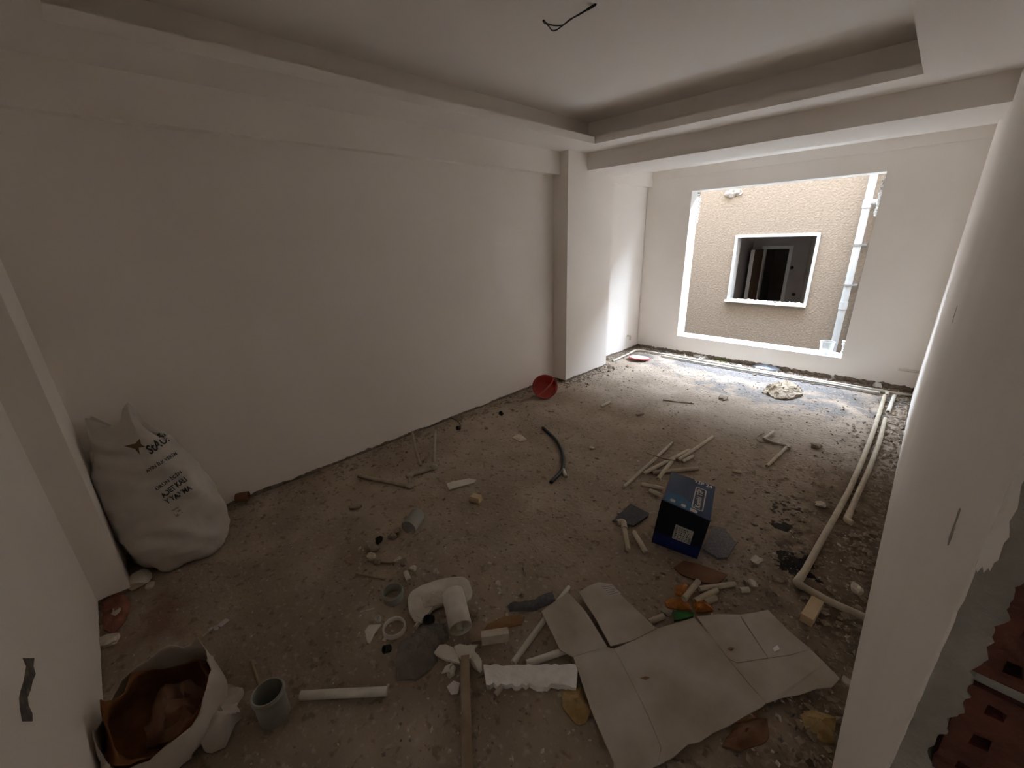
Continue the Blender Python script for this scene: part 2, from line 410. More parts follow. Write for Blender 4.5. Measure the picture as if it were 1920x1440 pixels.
mb = MB(); mb.box(XL - .02, CX - .018, CY0 + .018, CY1 - .018, -.02, ZS); struct('column_core', mb, M['gap'], wl)

# near left column and back wall
mb = MB(); mb.box(-3.5, HX0, YBK - .22, YBK - .02, -.02, ZC)
wb = struct('wall_back', mb, M['gap'])
mb = MB(); ragged_wall(mb, (-2.83, YBK), (HX0, YBK), (0, 1), ZC, .02, 11, z_lo=.02, amp=.012); mb.box(HX0 - .02, HX0, YBK - .22, YBK - .02, 0, ZC)
struct('plaster_coat', mb, M['plaster'], wb)
mb = MB()
ragged_wall(mb, (-2.81, -.284), (-2.81, YBK), (1, 0), ZC, .02, 13, z_lo=.02, amp=.012)
ragged_wall(mb, (-2.83, -.284), (XL, -.284), (0, 1), ZC, .02, 14, z_lo=.02, amp=.012)
struct('column', mb, M['plaster'], wb)
mb = MB(); mb.box(-3.4, -2.828, YBK - .1, -.302, -.02, ZC); struct('column_core', mb, M['gap'], wb)

# right wall: plaster coat, cement undercoat and hollow bricks showing at its cut end
mb = MB(); mb.box(XR + .042, XR + .30, YE + .09, 6.47, -.05, ZC)
wr = struct('wall_right', mb, M['gap'])
mb = MB()
def coat(mb, x0, x1, edge, amp, freq, seed, y1, z1, z0=0.02, step=.012, jag=0.0):
    """a coat between x0 and x1 whose near edge is broken"""
    n = int((z1 - z0) / step); vs = []
    for i in range(n + 1):
        z = z0 + (z1 - z0) * i / n
        e = edge + amp * (noise.noise(Vector((z * freq, seed, 0))) + .6 * noise.noise(Vector((z * freq * 3.7, seed, 2)))) + jag * abs(noise.noise(Vector((z * freq * 8, seed, 5))))
        zz = z if i else z0
        vs += [(x0, e, zz), (x0, y1, zz), (x1, e + amp * .5 * noise.noise(Vector((z * 30, seed, 9))), zz), (x1, y1, zz)]
    fs = []
    for i in range(n):
        k = i * 4; j = k + 4
        fs += [(k, k + 1, j + 1, j), (k + 2, j + 2, j + 3, k + 3), (k, j, j + 2, k + 2), (k + 1, k + 3, j + 3, j + 1)]
    fs += [(0, 2, 3, 1), (n * 4, n * 4 + 1, n * 4 + 3, n * 4 + 2)]
    mb.add(vs, fs)
coat(mb, XR, XR + .0035, YE, .006, 7, 3, YW + .02, ZC, .02, jag=.012)
struct('plaster_coat', mb, M['plaster'], wr)
mb = MB()
ny_ = 150; vs = []                                            # cement undercoat: ragged towards the brick
zs = [0.0 + 2.89 * i / 480 for i in range(481)]
for z in zs:
    x1 = XR + .040 + .013 * noise.noise(Vector((z * 9, 1, 0))) + .008 * noise.noise(Vector((z * 40, 2, 0))) + .005 * noise.noise(Vector((z * 110, 3, 0))) + (.02 * max(0, .35 - z) if z < .35 else 0)
    y0 = YE + .006 + .003 * noise.noise(Vector((z * 30, 4, 0)))
    vs += [(XR + .0035, y0, z), (x1, y0 + .004, z), (XR + .0035, YW, z), (x1 + .01, YE + .09, z)]
fs = []
for i in range(480):
    k = i * 4; j = k + 4
    fs += [(k, k + 1, j + 1, j), (k + 1, k + 3, j + 3, j + 1), (k, j, j + 2, k + 2)]
mb.add(vs, fs)
struct('undercoat', mb, M['mortar'], wr, smooth=50)
mb = MB()                                                     # white patch of gypsum left on the undercoat
pz = [(0.0, 1.375), (.003, 1.368), (.005, 1.379), (.008, 1.371), (.010, 1.38), (.012, 1.376), (.0125, 1.39), (.0145, 1.395), (.013, 1.42), (.015, 1.43), (.010, 1.45), (.0115, 1.47), (.007, 1.50), (.008, 1.52), (.004, 1.57), (0, 1.62)]
pts = [(XR + .001 + a, YE + .001, z) for a, z in pz] + [(XR - .0005, YE + .001, 1.48)]
n = len(pts); vs = pts + [(x, y + .012, z) for x, y, z in pts]
mb.add(vs, [tuple(range(n)), tuple(reversed(range(n, 2 * n)))] + [(i, (i + 1) % n, (i + 1) % n + n, i + n) for i in range(n)])
struct('gypsum_patch', mb, M['plaster'], wr)
def hollow_brick(x0, x1, z0, z1, y, seed):
    """one hollow clay block seen on its perforated end: frame faces around recessed holes, with chipped outer corners"""
    rnd = random.Random(seed); mb = MB()
    nxh, nzh = 2, 3
    xs = [x0]; zs_ = [z0]
    for i in range(nxh):
        w = (x1 - x0) / nxh; xs += [x0 + w * i + w * rnd.uniform(.30, .38), x0 + w * (i + 1) - w * rnd.uniform(.30, .38)]
    for i in range(nzh):
        w = (z1 - z0) / nzh; zs_ += [z0 + w * i + w * rnd.uniform(.30, .38), z0 + w * (i + 1) - w * rnd.uniform(.30, .38)]
    xs.append(x1); zs_.append(z1)
    def P(i, j, d=0):
        return (xs[i] + rnd.uniform(-.001, .001), y + d + .006 * noise.noise(Vector((xs[i] * 40, zs_[j] * 25, seed))), zs_[j])
    nX, nZ = len(xs), len(zs_)
    vs = [P(i, j) for j in range(nZ) for i in range(nX)]; fs = []
    for j in range(nZ - 1):
        for i in range(nX - 1):
            q = (j * nX + i, j * nX + i + 1, (j + 1) * nX + i + 1, (j + 1) * nX + i)
            if i % 2 == 1 and j % 2 == 1:
                o = len(vs); vs += [(vs[k][0], vs[k][1] + .082, vs[k][2]) for k in q]
                fs += [(q[k], q[(k + 1) % 4], o + (k + 1) % 4, o + k) for k in range(4)] + [(o, o + 1, o + 2, o + 3)]
            else: fs.append(q)
    o = len(vs); rim = [0, nX - 1, nZ * nX - 1, (nZ - 1) * nX]
    vs += [(vs[k][0], y + .085, vs[k][2]) for k in rim]
    fs += [(rim[k], rim[(k + 1) % 4], o + (k + 1) % 4, o + k) for k in range(4)]
    mb.add(vs, fs); return mb
z = 0.0; k = 0
while z < 2.8:
    struct('brick', hollow_brick(XR + .036 + .008 * noise.noise(Vector((k * 2.3, 0, 0))), XR + .165, z + .012, min(z + .19, 2.88), YE + .012, k), M['brick'], wr)
    struct('brick', hollow_brick(XR + .175, XR + .30, z + .012, min(z + .19, 2.88), YE + .015, k + 50), M['brick'], wr)
    z += .2; k += 1
mb = MB()
for j in range(15): mb.box(XR + .040, XR + .30, YE + .022 + .004 * (j % 2), YE + .10, max(0, j * .2 - .011), j * .2 + .013)
mb.box(XR + .162, XR + .178, YE + .024, YE + .10, 0, 2.89)
struct('mortar_bed', mb, M['mortar'], wr)
for (px, py, l, w) in ((1790, 590, .045, .016), (1797, 966, .012, .007), (1785, 1002, .020, .010), (1791, 984, .018, .004)):
    p = atX(px, py, XR); q = []; mb = MB()                    # gouges in the right wall plaster
    for k in range(12):
        t = 2 * math.pi * k / 12; j = 1 + .35 * noise.noise(Vector((math.cos(t) * 2, math.sin(t) * 2, px)))
        q.append((XR - .0012, p.y + w * j * math.cos(t) + .25 * l * math.sin(t), p.z + l * j * math.sin(t)))
    n = len(q); mb.add(q + [(a + .003, b, c) for a, b, c in q], [tuple(range(n)), tuple(reversed(range(n, 2 * n)))] + [(i, (i + 1) % n, (i + 1) % n + n, i + n) for i in range(n)])
    struct('gouge', mb, M['mortar'], wr)

# hall behind the camera (the photographer stands in its opening)
mb = MB(); mb.box(HX0 - .2, HX0, -2.3, YBK - .2, -.02, ZC); struct('wall_hall_left', mb, M['plaster'])
mb = MB(); mb.box(HX0 - .2, -.4, -2.5, -2.3, -.02, ZC); mb.box(-.1, 1.7, -2.5, -2.3, -.02, ZC); mb.box(-.4, -.1, -2.5, -2.3, 1.84, ZC); mb.box(-.4, -.1, -2.5, -2.3, -.02, 1.34)
struct('wall_hall_back', mb, M['plaster'])                    # unseen window opening, added and sized to fill the room from behind
mb = MB(); mb.box(-4.5, 4.5, -6.4, -6.2, -3.5, 6.5); struct('wall_rear_yard', mb, M['stucco'])
mb = MB(); mb.box(-4.5, 4.5, -6.2, -2.5, -3.6, -3.5); struct('floor_rear_yard', mb, M['ground'])
mb = MB(); mb.box(1.5, 1.7, -2.5, 1.0, -.02, ZC); struct('wall_hall_right', mb, M['plaster'])
mb = MB(); mb.box(XR + .30, 1.7, YE + .02, YE + .3, -.02, ZC); struct('wall_hall_front', mb, M['plaster'])

# window wall
WX0, WX1, WZ0, WZ1, WYO = -2.633, -0.581, 0.275, 2.330, 6.470
mb = MB()
mb.box(XL - .2, WX0, YW + .02, WYO, -.05, ZC); mb.box(WX1, XR + .3, YW + .02, WYO, -.05, ZC)
mb.box(WX0, WX1, YW + .02, WYO, WZ1, ZC); mb.box(WX0, WX1, YW + .02, WYO, -.05, WZ0 - .03)
ww = struct('wall_window', mb, M['gap'])
mb = MB()
ragged_wall(mb, (XL, YW), (WX0, YW), (0, -1), WZ1, .022, 21, z_lo=.045, amp=.03)
ragged_wall(mb, (WX1, YW), (XR, YW), (0, -1), WZ1, .022, 22, z_lo=.06, amp=.03)
ragged_wall(mb, (WX0, YW), (WX1, YW), (0, -1), WZ0, .022, 23, z_lo=.055, amp=.03)
mb.box(XL, XR, YW, YW + .022, WZ1, ZC)
struct('plaster_coat', mb, M['plaster'], ww)
mb = MB(); mb.box(XL, XR, YW - .022, YW + .01, 2.524, ZBAY + .01); struct('beam', mb, M['plaster'], ww)
mb = MB()
mb.box(WX0 - .005, WX0 + .002, YW + .0015, WYO + .01, WZ0, WZ1); mb.box(WX1 - .002, WX1 + .005, YW + .0015, WYO + .01, WZ0, WZ1)
mb.box(WX0, WX1, YW + .0015, WYO + .01, WZ1 - .002, WZ1 + .01)
win = struct('window_1', mb, M['whitepaint'])
mb = MB(); mb.box(WX0, WX1, YW + .002, WYO + .03, WZ0 - .032, WZ0 + .004); struct('sill', mb, M['sill'], win)
mb = MB(); rnd = random.Random(4)                             # old foam left on the window jambs
for i in range(12):
    z_ = WZ1 - .02 - i * .034 - rnd.uniform(0, .01)
    mb.rock((WX0 + .02 + rnd.uniform(0, .012), WYO - .03 + rnd.uniform(-.01, .01), z_), (.035, .03, .03), i, 1)
struct('foam_seal', mb, M['foam'], win, smooth=60)
mb = MB()
for i in range(15):
    z_ = WZ1 - .05 - i * .027
    mb.rock((WX1 - .022 + rnd.uniform(-.004, .004), YW + .12 + rnd.uniform(-.01, .01), z_), (.03, .04, .032), 40 + i, 1)
struct('foam_seal', mb, M['foam'], win, smooth=60)
mb = MB()
for i in range(6):
    mb.rock((WX1 - .018, YW + .10 + rnd.uniform(-.01, .01), WZ0 + .05 + i * .028), (.022 + .02 * (i > 3), .03, .03), 70 + i, 1)
struct('foam_seal', mb, M['foam'], win, smooth=60)

# outer face of this building, the yard and the sides of the light well
mb = MB()
mb.box(-7, WX0, WYO, WYO + .02, -3.5, 9); mb.box(WX1, 3.5, WYO, WYO + .02, -3.5, 9)
mb.box(WX0, WX1, WYO, WYO + .02, WZ1, 9); mb.box(WX0, WX1, WYO, WYO + .02, -3.5, WZ0 - .03)
struct('wall_outer_face', mb, M['stucco'])
mb = MB(); mb.box(-7, 3.5, WYO, 9.0, -3.6, -3.5); struct('floor_yard', mb, M['ground'])
mb = MB(); mb.box(-7.2, -7, WYO, 9, -3.5, 9); struct('wall_yard_left', mb, M['stucco'])
mb = MB(); mb.box(3.5, 3.7, WYO, 9, -3.5, 9); struct('wall_yard_right', mb, M['stucco'])

# ------------------------------------------------------------------ opposite building
YO = 8.775
ax0, ax1 = atY(1383, 500, YO).x, atY(1524, 500, YO).x         # rough opening
p00, p10, p01, p11 = [atY(a, b, YO) for a, b in ((1382, 447), (1531, 440), (1369, 563), (1509, 572))]
ox0 = (p00.x + p01.x) / 2; ox1 = (p10.x + p11.x) / 2; oz0 = (p01.z + p11.z) / 2; oz1 = (p00.z + p10.z) / 2
ob = empty('apartment_building', (-2.2, YO, -3.5), 'cream stucco building across the light well, with one bare window opening', 'building')
mb = MB()
ZT = 4.2
mb.box(-7, ox0, YO, YO + .2, -3.5, ZT); mb.box(ox1, 3.5, YO, YO + .2, -3.5, ZT)
mb.box(ox0, ox1, YO, YO + .2, oz1, ZT); mb.box(ox0, ox1, YO, YO + .2, -3.5, oz0)
mb.build('facade', M['stucco'], ob)
mb = MB(); pxr = atY(1606, 560, YO).x
mb.box(pxr, 3.5, YO - .05, YO + .01, -3.5, ZT); mb.build('smooth_pilaster', M['cream'], ob)
fwid = .045
mb = MB()
mb.box(ox0 - fwid, ox0 + .003, YO - .02, YO + .2, oz0, oz1 + fwid); mb.box(ox1 - .003, ox1 + fwid, YO - .02, YO + .2, oz0, oz1 + fwid)
mb.box(ox0 - fwid, ox1 + fwid, YO - .022, YO + .2, oz1 - .003, oz1 + fwid)
mb.build('window_surround', mat('pale_surround', (.46, .46, .45), .7, (.42, .42, .41), 8), ob)
mb = MB(); mb.box(ox0 - .08, ox1 + .04, YO - .05, YO + .2, oz0 - .03, oz0); sill = mb.build('window_ledge', M['whitepaint'], ob)
mb = MB(); rnd = random.Random(9)
for i in range(34):
    mb.rock((ox0 + (ox1 - ox0) * i / 33, YO + .02 + rnd.uniform(-.02, .03), oz0 + .012), (.05, .05, .03 + rnd.uniform(0, .035)), i, 1)
mb.build('foam_remnant', M['foam'], sill, smooth=60)
# the dark room behind that opening
YR = YO + 2.6
mb = MB()
rx0, rx1 = ox0 - .45, atY(1512, 500, YR).x
dx0 = atY(1428, 500, YR).x; dx1 = atY(1477, 500, YR).x; dz1 = (atY(1435, 465, YR).z + atY(1482, 465, YR).z) / 2
rz0, rz1 = oz0 - .75, oz1 + .35
mb.box(rx0, dx0, YR, YR + .15, rz0, rz1); mb.box(dx1, rx1, YR, YR + .15, rz0, rz1); mb.box(dx0, dx1, YR, YR + .15, dz1, rz1)
mb.box(rx0 - .15, rx0, YO + .2, YR + 2, rz0, rz1); mb.frame_box((ox1 + .02, YO + .2, rz0), (rx1 - ox1 - .02, YR - YO - .2, 0), (.15, 0, 0), (0, 0, rz1 - rz0)); mb.box(rx1, rx1 + .15, YR, YR + 2, rz0, rz1)
mb.box(rx0, ox1 + .3, YO + .2, YR + 2, rz1, rz1 + .15); mb.box(rx0, ox1 + .3, YO + .2, YR + 2, rz0 - .15, rz0); mb.box(rx0, rx1, YR + 2, YR + 2.15, rz0, rz1)
inner = mb.build('room_wall', mat('grey_room_plaster', (0.50, 0.46, 0.43), .9, (.44, .40, .375), 3), ob)
mb = MB()
mb.box(dx0 - .04, dx0 + .03, YR - .03, YR + .1, rz0, dz1 + .05); mb.box(dx1 - .02, dx1 + .05, YR - .03, YR + .1, rz0, dz1 + .05); mb.box(dx0, dx1, YR - .03, YR + .1, dz1 - .02, dz1 + .05)
mb.build('door_frame', M['whitepaint'], ob)
mb = MB(); hx = atY(1413, 500, YR - .25).x
mb.frame_box((dx0 - .03, YR - .04, rz0), (hx - dx0, -.45, 0), (.03, .02, 0), (0, 0, dz1 - rz0 - .02)); dl = mb.build('door_leaf', M['door'], ob)
mb = MB(); mb.frame_box((hx, YR - .50, rz0), (-.03, -.02, 0), (.04, .02, 0), (0, 0, dz1 - rz0 - .02)); mb.build('leaf_edge', M['whitepaint'], dl)
for px, py in ((1485, 502), (1488, 552)):
    p = atY(px, py, YR); mb = MB(); mb.tube([(p.x, YR - .006, p.z), (p.x, YR + .004, p.z)], .035, 14); mb.build('socket_hole', M['dark'], ob)
mb = MB()                                                     # wide ruin patch near the top edge of the facade
p = atY(1375, 362, YO)
mb.heap([(p.x + .16 * math.cos(t), p.z + .075 * math.sin(t), 0) for t in [k * .6283 for k in range(10)]], .012, .03, 3)
mb.v = [Vector((v.x, YO - v.z, v.y)) for v in mb.v]; mb.build('patched_plaster', mat('grey_patch', (.33, .31, .28), .95, (.22, .2, .175), 22, 6, .8, 50), ob)
# white drainpipe at its right
pa, pb = atY(1637, 326, YO - .09), atY(1565, 650, YO - .09)
dpx = (pa.x + pb.x) / 2
dp = empty('drainpipe', (dpx, YO - .09, -3.5), 'white vertical drainpipe on the facade across the light well', 'pipe')
mb = MB(); mb.tube([(dpx, YO - .09, -3.5), (dpx, YO - .09, 6.4)], .05, 20); mb.build('pipe_run', M['pvcw'], dp, smooth=40)
for px, py in ((1623, 382), (1584, 573)):
    p = atY(px, py, YO - .09); mb = MB(); mb.tube([(dpx, YO - .09, p.z - .06), (dpx, YO - .09, p.z + .06)], .058, 20); mb.build('coupling', M['pvcw'], dp, smooth=40)
for px, py in ((1607, 459), (1590, 534)):
    p = atY(px, py, YO - .09); mb = MB(); mb.tube([(dpx, YO - .09, p.z - .012), (dpx, YO - .09, p.z + .012)], .062, 18); mb.box(dpx + .04, dpx + .11, YO - .1, YO - .02, p.z - .012, p.z + .012)
    mb.build('clamp', M['clamp'], dp)
p = atY(1628, 380, YO - .09); mb = MB(); mb.tube([(dpx, YO - .09, p.z), (dpx + .30, YO - .09, p.z + .01)], .04, 16); mb.build('branch', M['pvcw'], dp, smooth=40)



# ------------------------------------------------------------------ things on the floor
def lumpy(name, label, cat, px, size, m, seed, sub=2, rot=0.0, amp=.35, group=None, lift=0.0, smooth=None):
    p = at(*px, 0); mb = MB(); mb.rock((p.x, p.y, size[2] / 2 * .9 + lift), size, seed, sub, rot, amp)
    return tag(mb.build(name, M[m], smooth=smooth), label, cat, group)
def pipe(label, pxs, r=.0135, m='ppr', lift=0.0, name='pipe_offcut', bendr=.03, cat='pipe', hollow=True, group=None, lifts=None, seg=14):
    pts = [at(x, y, r + (lifts[i] if lifts else lift) + .001) for i, (x, y) in enumerate(pxs)]
    if len(pts) > 2 and bendr: pts = bent(pts, bendr)
    mb = MB(); mb.tube(pts, r, seg, inner=r * .66 if hollow else None)
    return tag(mb.build(name, M[m], smooth=45), label, cat, group)
def flat(name, label, cat, pxs, z, t, m, group=None, zs=None):
    mb = MB(); mb.prism([at(x, y, zs[i] if zs else z) for i, (x, y) in enumerate(pxs)], t)
    return tag(mb.build(name, M[m]), label, cat, group)
def heap(name, label, cat, pxs, h, amp, m, seed, base=0.0, freq=14, group=None, rings=7, power=1.6, smooth=None, zc=None):
    mb = MB(); mb.heap([at(x, y, base) for x, y in pxs], h, amp, seed, rings, base, freq, power)
    return tag(mb.build(name, M[m], smooth=smooth), label, cat, group)

# --- rubble sack leaning in the left corner
def sack_surface():
    mb = MB(); seg = 44; prof = []
    A, B = Vector((-2.945, .005, .0)), Vector((-3.175, -.085, .84))
    keys = [(0, .18, .13), (.03, .225, .16), (.12, .25, .185), (.3, .262, .185), (.5, .245, .16), (.7, .215, .125), (.85, .175, .085), (.95, .150, .05), (1.0, .145, .028)]
    nT = 40; vs = []
    u = Vector((.22, .975, 0)).normalized(); n_ = Vector((.975, -.22, 0)).normalized()
    for i in range(nT + 1):
        t = i / nT
        for k in range(len(keys) - 1):
            if keys[k][0] <= t <= keys[k + 1][0]:
                f = (t - keys[k][0]) / (keys[k + 1][0] - keys[k][0]); hw = keys[k][1] * (1 - f) + keys[k + 1][1] * f; hd = keys[k][2] * (1 - f) + keys[k + 1][2] * f
        c = A.lerp(B, t)
        for k in range(seg):
            a = 2 * math.pi * k / seg; ca, sa = math.cos(a), math.sin(a)
            p = c + u * (math.copysign(abs(ca) ** .8, ca) * hw) + n_ * (math.copysign(abs(sa) ** .8, sa) * hd)
            w = noise.noise_vector(Vector((p.x * 7, p.y * 7, p.z * 5))) * .030 + noise.noise_vector(Vector((p.x * 19, p.y * 19, p.z * 12))) * .016
            fold = .020 * (1 - abs(math.sin(p.z * 26 + p.y * 9 + 2 * noise.noise(p * 5)))) * (1 if t > .1 else 0)
            p = p + w + n_ * fold * (1 if sa > 0 else 0)
            if t > .86:
                ear = max(0, 1 - abs(ca + .92) / .22) * .09 + max(0, 1 - abs(ca - .25) / .30) * .10 - max(0, 1 - abs(ca - .85) / .4) * .16
                p.z += ear * (t - .86) / .14
            if i == 0: p.z = .004
            p.z = max(p.z, .004)
            p.x = max(p.x, XL + .012)
            vs.append(p)
    fs = [(i * seg + k, i * seg + (k + 1) % seg, (i + 1) * seg + (k + 1) % seg, (i + 1) * seg + k) for i in range(nT) for k in range(seg)]
    fs.append(tuple(reversed(range(seg))))
    o = len(vs); c = sum(vs[-seg:], Vector()) / seg; vs.append(c - Vector((0, 0, .05)))
    fs += [(nT * seg + k, nT * seg + (k + 1) % seg, o) for k in range(seg)]
    mb.add(vs, fs); return mb
sack = empty('rubble_sack', (-3.0, 0, 0), 'bulging white plastic rubble sack with faded print, leaning in the left corner', 'sack')
smb = sack_surface(); smb.build('sack_body', M['sack'], sack, smooth=70)
bvh = BVHTree.FromPolygons([tuple(v) for v in smb.v], smb.f)
def sack_hit(px, py):
    h = bvh.ray_cast(CAMP, ray(px, py).normalized())
    return h[0]
def print_on_sack(body, p0, p1, size_px, m, name='printed_text', poly=None):
    """writing running from p0 to p1 (both points found on the sack), pressed on its cloth"""
    a, b = sack_hit(*p0), sack_hit(*p1)
    if a is None or b is None: return
    nrm = (CAMP - (a + b) / 2).normalized(); xa = (b - a); wd = xa.length; xa.normalize()
    up = Vector((-.16, -.06, 1.0)); up = (up - xa * up.dot(xa) - nrm * up.dot(nrm)).normalized()
    if poly: vs, fs = poly
    else: vs, fs = text_mesh(body, 1.0, 1.0)
    ys = [v.y for v in vs]; hh = max(ys) - min(ys); xs = [v.x for v in vs]; x0_, x1_ = min(xs), max(xs)
    out = []
    for v in vs:
        q = a + xa * ((v.x - x0_) / (x1_ - x0_) * wd) + up * ((v.y - min(ys)) / hh * size_px)
        h = bvh.ray_cast(q + nrm * .3, -nrm)
        out.append((h[0] if h[0] is not None else q) + nrm * .0025)
    mb = MB(); mb.add(out, fs); mb.build(name, M[m], sack)
star = ([Vector((-1, .75, 0)), Vector((.1, .55, 0)), Vector((.75, .95, 0)), Vector((.55, .2, 0)), Vector((.75, -.35, 0)), Vector((.15, -.1, 0)), Vector((-.15, -1, 0)), Vector((-.25, -.1, 0))], [(7, 0, 1), (7, 1, 3), (1, 2, 3), (7, 3, 5), (3, 4, 5), (7, 5, 6)])
print_on_sack('', (247, 858), (278, 846), .085, 'inkbrown', 'printed_star', star)
print_on_sack('StAĞl', (283, 853), (319, 826), .075, 'ink')
print_on_sack('AYIN İLK VERİM', (276, 887), (333, 852), .026, 'ink')
print_on_sack('ÜRÜN İÇİN', (296, 921), (343, 888), .030, 'ink')
print_on_sack('ADET KALI', (307, 934), (352, 901), .032, 'ink')
print_on_sack('Y YANMA', (313, 946), (361, 917), .032, 'ink')
print_on_sack('E', (331, 970), (344, 962), .05, 'inkgrey')
# a second, darker bag squeezed behind it
mb = MB()
mb.rock((-3.215, -.225, .36), (.13, .10, .68), 31, 3, .1, .22)
tag(mb.build('crumpled_bag', M['bag'], smooth=60), 'dull bag squeezed between the rubble sack and the left corner', 'bag')

# --- torn bag at the lower left
tb = empty('torn_bag', (-1.72, -.20, 0), 'torn white bag with brown paper lining slumped by the back wall', 'bag')
def bag_shell(c, prof, seed, seg=40, spikes=(), jit=.03, squash=(1, 1)):
    mb = MB(); vs = []
    for i, (r, z) in enumerate(prof):
        for k in range(seg):
            a = 2 * math.pi * k / seg
            p = Vector((r * math.cos(a) * squash[0], r * math.sin(a) * squash[1], z))
            p += noise.noise_vector(Vector((p.x * 8, p.y * 8, p.z * 8 + seed))) * jit + noise.noise_vector(Vector((p.x * 22, p.y * 22, p.z * 20 + seed))) * jit * .4
            q = i / (len(prof) - 1)
            if q > .6:
                for (sa, sh, sw) in spikes:
                    d = abs((a - sa + math.pi) % (2 * math.pi) - math.pi)
                    p.z += sh * max(0, 1 - d / sw) ** 1.5 * (q - .6) / .4
            p.z = max(.004, p.z)
            if c[1] + p.y < YBK + .012: p.y = YBK + .012 - c[1]
            vs.append(Vector(c) + p)
    fs = [(i * seg + k, i * seg + (k + 1) % seg, (i + 1) * seg + (k + 1) % seg, (i + 1) * seg + k) for i in range(len(prof) - 1) for k in range(seg)]
    fs.append(tuple(reversed(range(seg))))
    return mb.add(vs, fs)
bc = (-1.755, -.235, 0)
mb = bag_shell(bc, [(.10, 0), (.16, .005), (.185, .05), (.19, .11), (.185, .15), (.18, .18), (.17, .20)], 3, spikes=((2.05, .10, .28), (2.6, .05, .9), (1.2, .02, .4), (-.3, -.17, 1.25), (4.3, -.02, .7)), squash=(1.05, 1.05), jit=.036)
bb = mb.build('bag_skin', M['bag'], tb, smooth=60)
sol = bb.modifiers.new('thick', 'SOLIDIFY'); sol.thickness = .003; sol.offset = -1
mb = bag_shell(bc, [(.08, .012), (.14, .016), (.165, .05), (.170, .09), (.165, .13), (.155, .155), (.15, .17)], 9, spikes=((3.5, .06, .7), (4.4, .10, .7), (1.4, .02, .5), (-.3, -.10, 1.2)), jit=.030, squash=(1.02, 1.02))
bb = mb.build('paper_lining', M['paperbag'], tb, smooth=50)
sol = bb.modifiers.new('thick', 'SOLIDIFY'); sol.thickness = .003; sol.offset = 1
mb = MB(); mb.heap([(bc[0] + .01 + .12 * math.cos(t), bc[1] + .03 + .10 * math.sin(t), .03) for t in [k * .5236 for k in range(12)]], .09, .07, 5, 8, .03, 19)
mb.build('crumpled_paper', mat('reddish_torn_paper', (.30, .17, .115), .9, (.17, .085, .045), 9, 6, .2, 30), tb, smooth=40)
mb = MB(); mb.heap([(-1.66, -.14, 0), (-1.57, -.16, 0), (-1.52, -.10, 0), (-1.60, -.04, 0), (-1.70, .00, 0), (-1.76, -.04, 0)], .05, .05, 8, 6, .005, 18, skirt=.003)
mb.build('loose_flap', M['bag'], tb, smooth=50)
mb = MB(); mb.heap([(-1.60, -.30, 0), (-1.53, -.26, 0), (-1.55, -.19, 0), (-1.62, -.20, 0)], .05, .03, 11, 5, .03, 24)
mb.build('torn_corner', M['bag'], tb, smooth=50)
pipe('thin grey stick standing beside the upright grey pipe coupling', [(472, 1240), (487, 1290)], .006, 'wood', name='stick', cat='stick', hollow=False)

# --- pipe couplings and tubes
def coupling(label, px, r, h, m, name='pipe_coupling', lip=True, tilt=(0, 0), wall=.004):
    p = at(*px, 0); t = empty(name, (p.x, p.y, 0), label, 'pipe')
    R_ = Matrix.Rotation(tilt[0], 3, 'X') @ Matrix.Rotation(tilt[1], 3, 'Y')
    mb = MB(); mb.lathe([(r - wall, .0), (r, .0), (r, h - .028), (r + .003, h - .026), (r + .003, h - .006), (r + .001, h), (r - wall, h), (r - wall, .002), (r - wall, 0)], 32, (p.x, p.y, .001), R_)
    mb.build('pipe_wall', M[m], t, smooth=40)
    if lip:
        mb = MB(); mb.lathe([(r + .003, h - .022), (r + .006, h - .019), (r + .006, h - .010), (r + .003, h - .007)], 32, (p.x, p.y, .001), R_); mb.build('collar', M[m], t, smooth=40)
    return t
coupling('tall grey drain pipe coupling standing upright between torn bag and pipe', (516, 1340), .056, .135, 'greypipe')
coupling('grey green drain coupling standing just above the open ring', (738, 1122), .052, .055, 'greypipe')
coupling('open pale plastic ring standing on the floor left of hardened cement', (740, 1180), .053, .022, 'pprw', 'pipe_ring', lip=False)
# white drain tube lying with its mouth towards the camera
ta, tb_ = at(849, 1112, .093), at(864, 1178, .062)
wt = empty('drain_tube', (ta.x, ta.y, 0), 'wide white drain tube lying against the white cover plate, mouth open', 'pipe')
mb = MB(); mb.tube([ta, ta.lerp(tb_, .5), tb_], .055, 30, inner=.051); mb.build('tube_wall', M['whiteplastic'], wt, smooth=40)
mb = MB(); d = (tb_ - ta).normalized(); mb.tube([tb_ - d * .08 - Vector((0, 0, .018)), tb_ - d * .005 - Vector((0, 0, .022))], .017, 14, inner=.012); mb.build('inner_pipe_stub', M['pprw'], wt, smooth=40)

# --- white rounded cover plate with rubble on top
pl_px = [(764, 1120), (770, 1108), (790, 1096), (820, 1086), (850, 1080), (868, 1080), (880, 1088), (886, 1108), (882, 1122), (870, 1130), (845, 1128), (810, 1140), (800, 1155), (790, 1164), (776, 1160), (766, 1145)]
cp = empty('cover_plate', at(822, 1122, 0), 'white rounded plastic cover plate with dusty rubble on top', 'plate')
mb = MB(); mb.prism([at(x, y, .030) for x, y in pl_px], .026); ob_ = mb.build('plate', M['whiteplastic'], cp)
bv = ob_.modifiers.new('bev', 'BEVEL'); bv.width = .008; bv.segments = 2; bv.limit_method = 'ANGLE'
mb = MB(); c = sum((at(x, y, .032) for x, y in pl_px), Vector()) / len(pl_px)
mb.prism([at(x, y, .034).lerp(Vector((c.x, c.y, .034)), .10) for x, y in pl_px], .006); mb.build('raised_panel', M['whiteplastic'], cp)
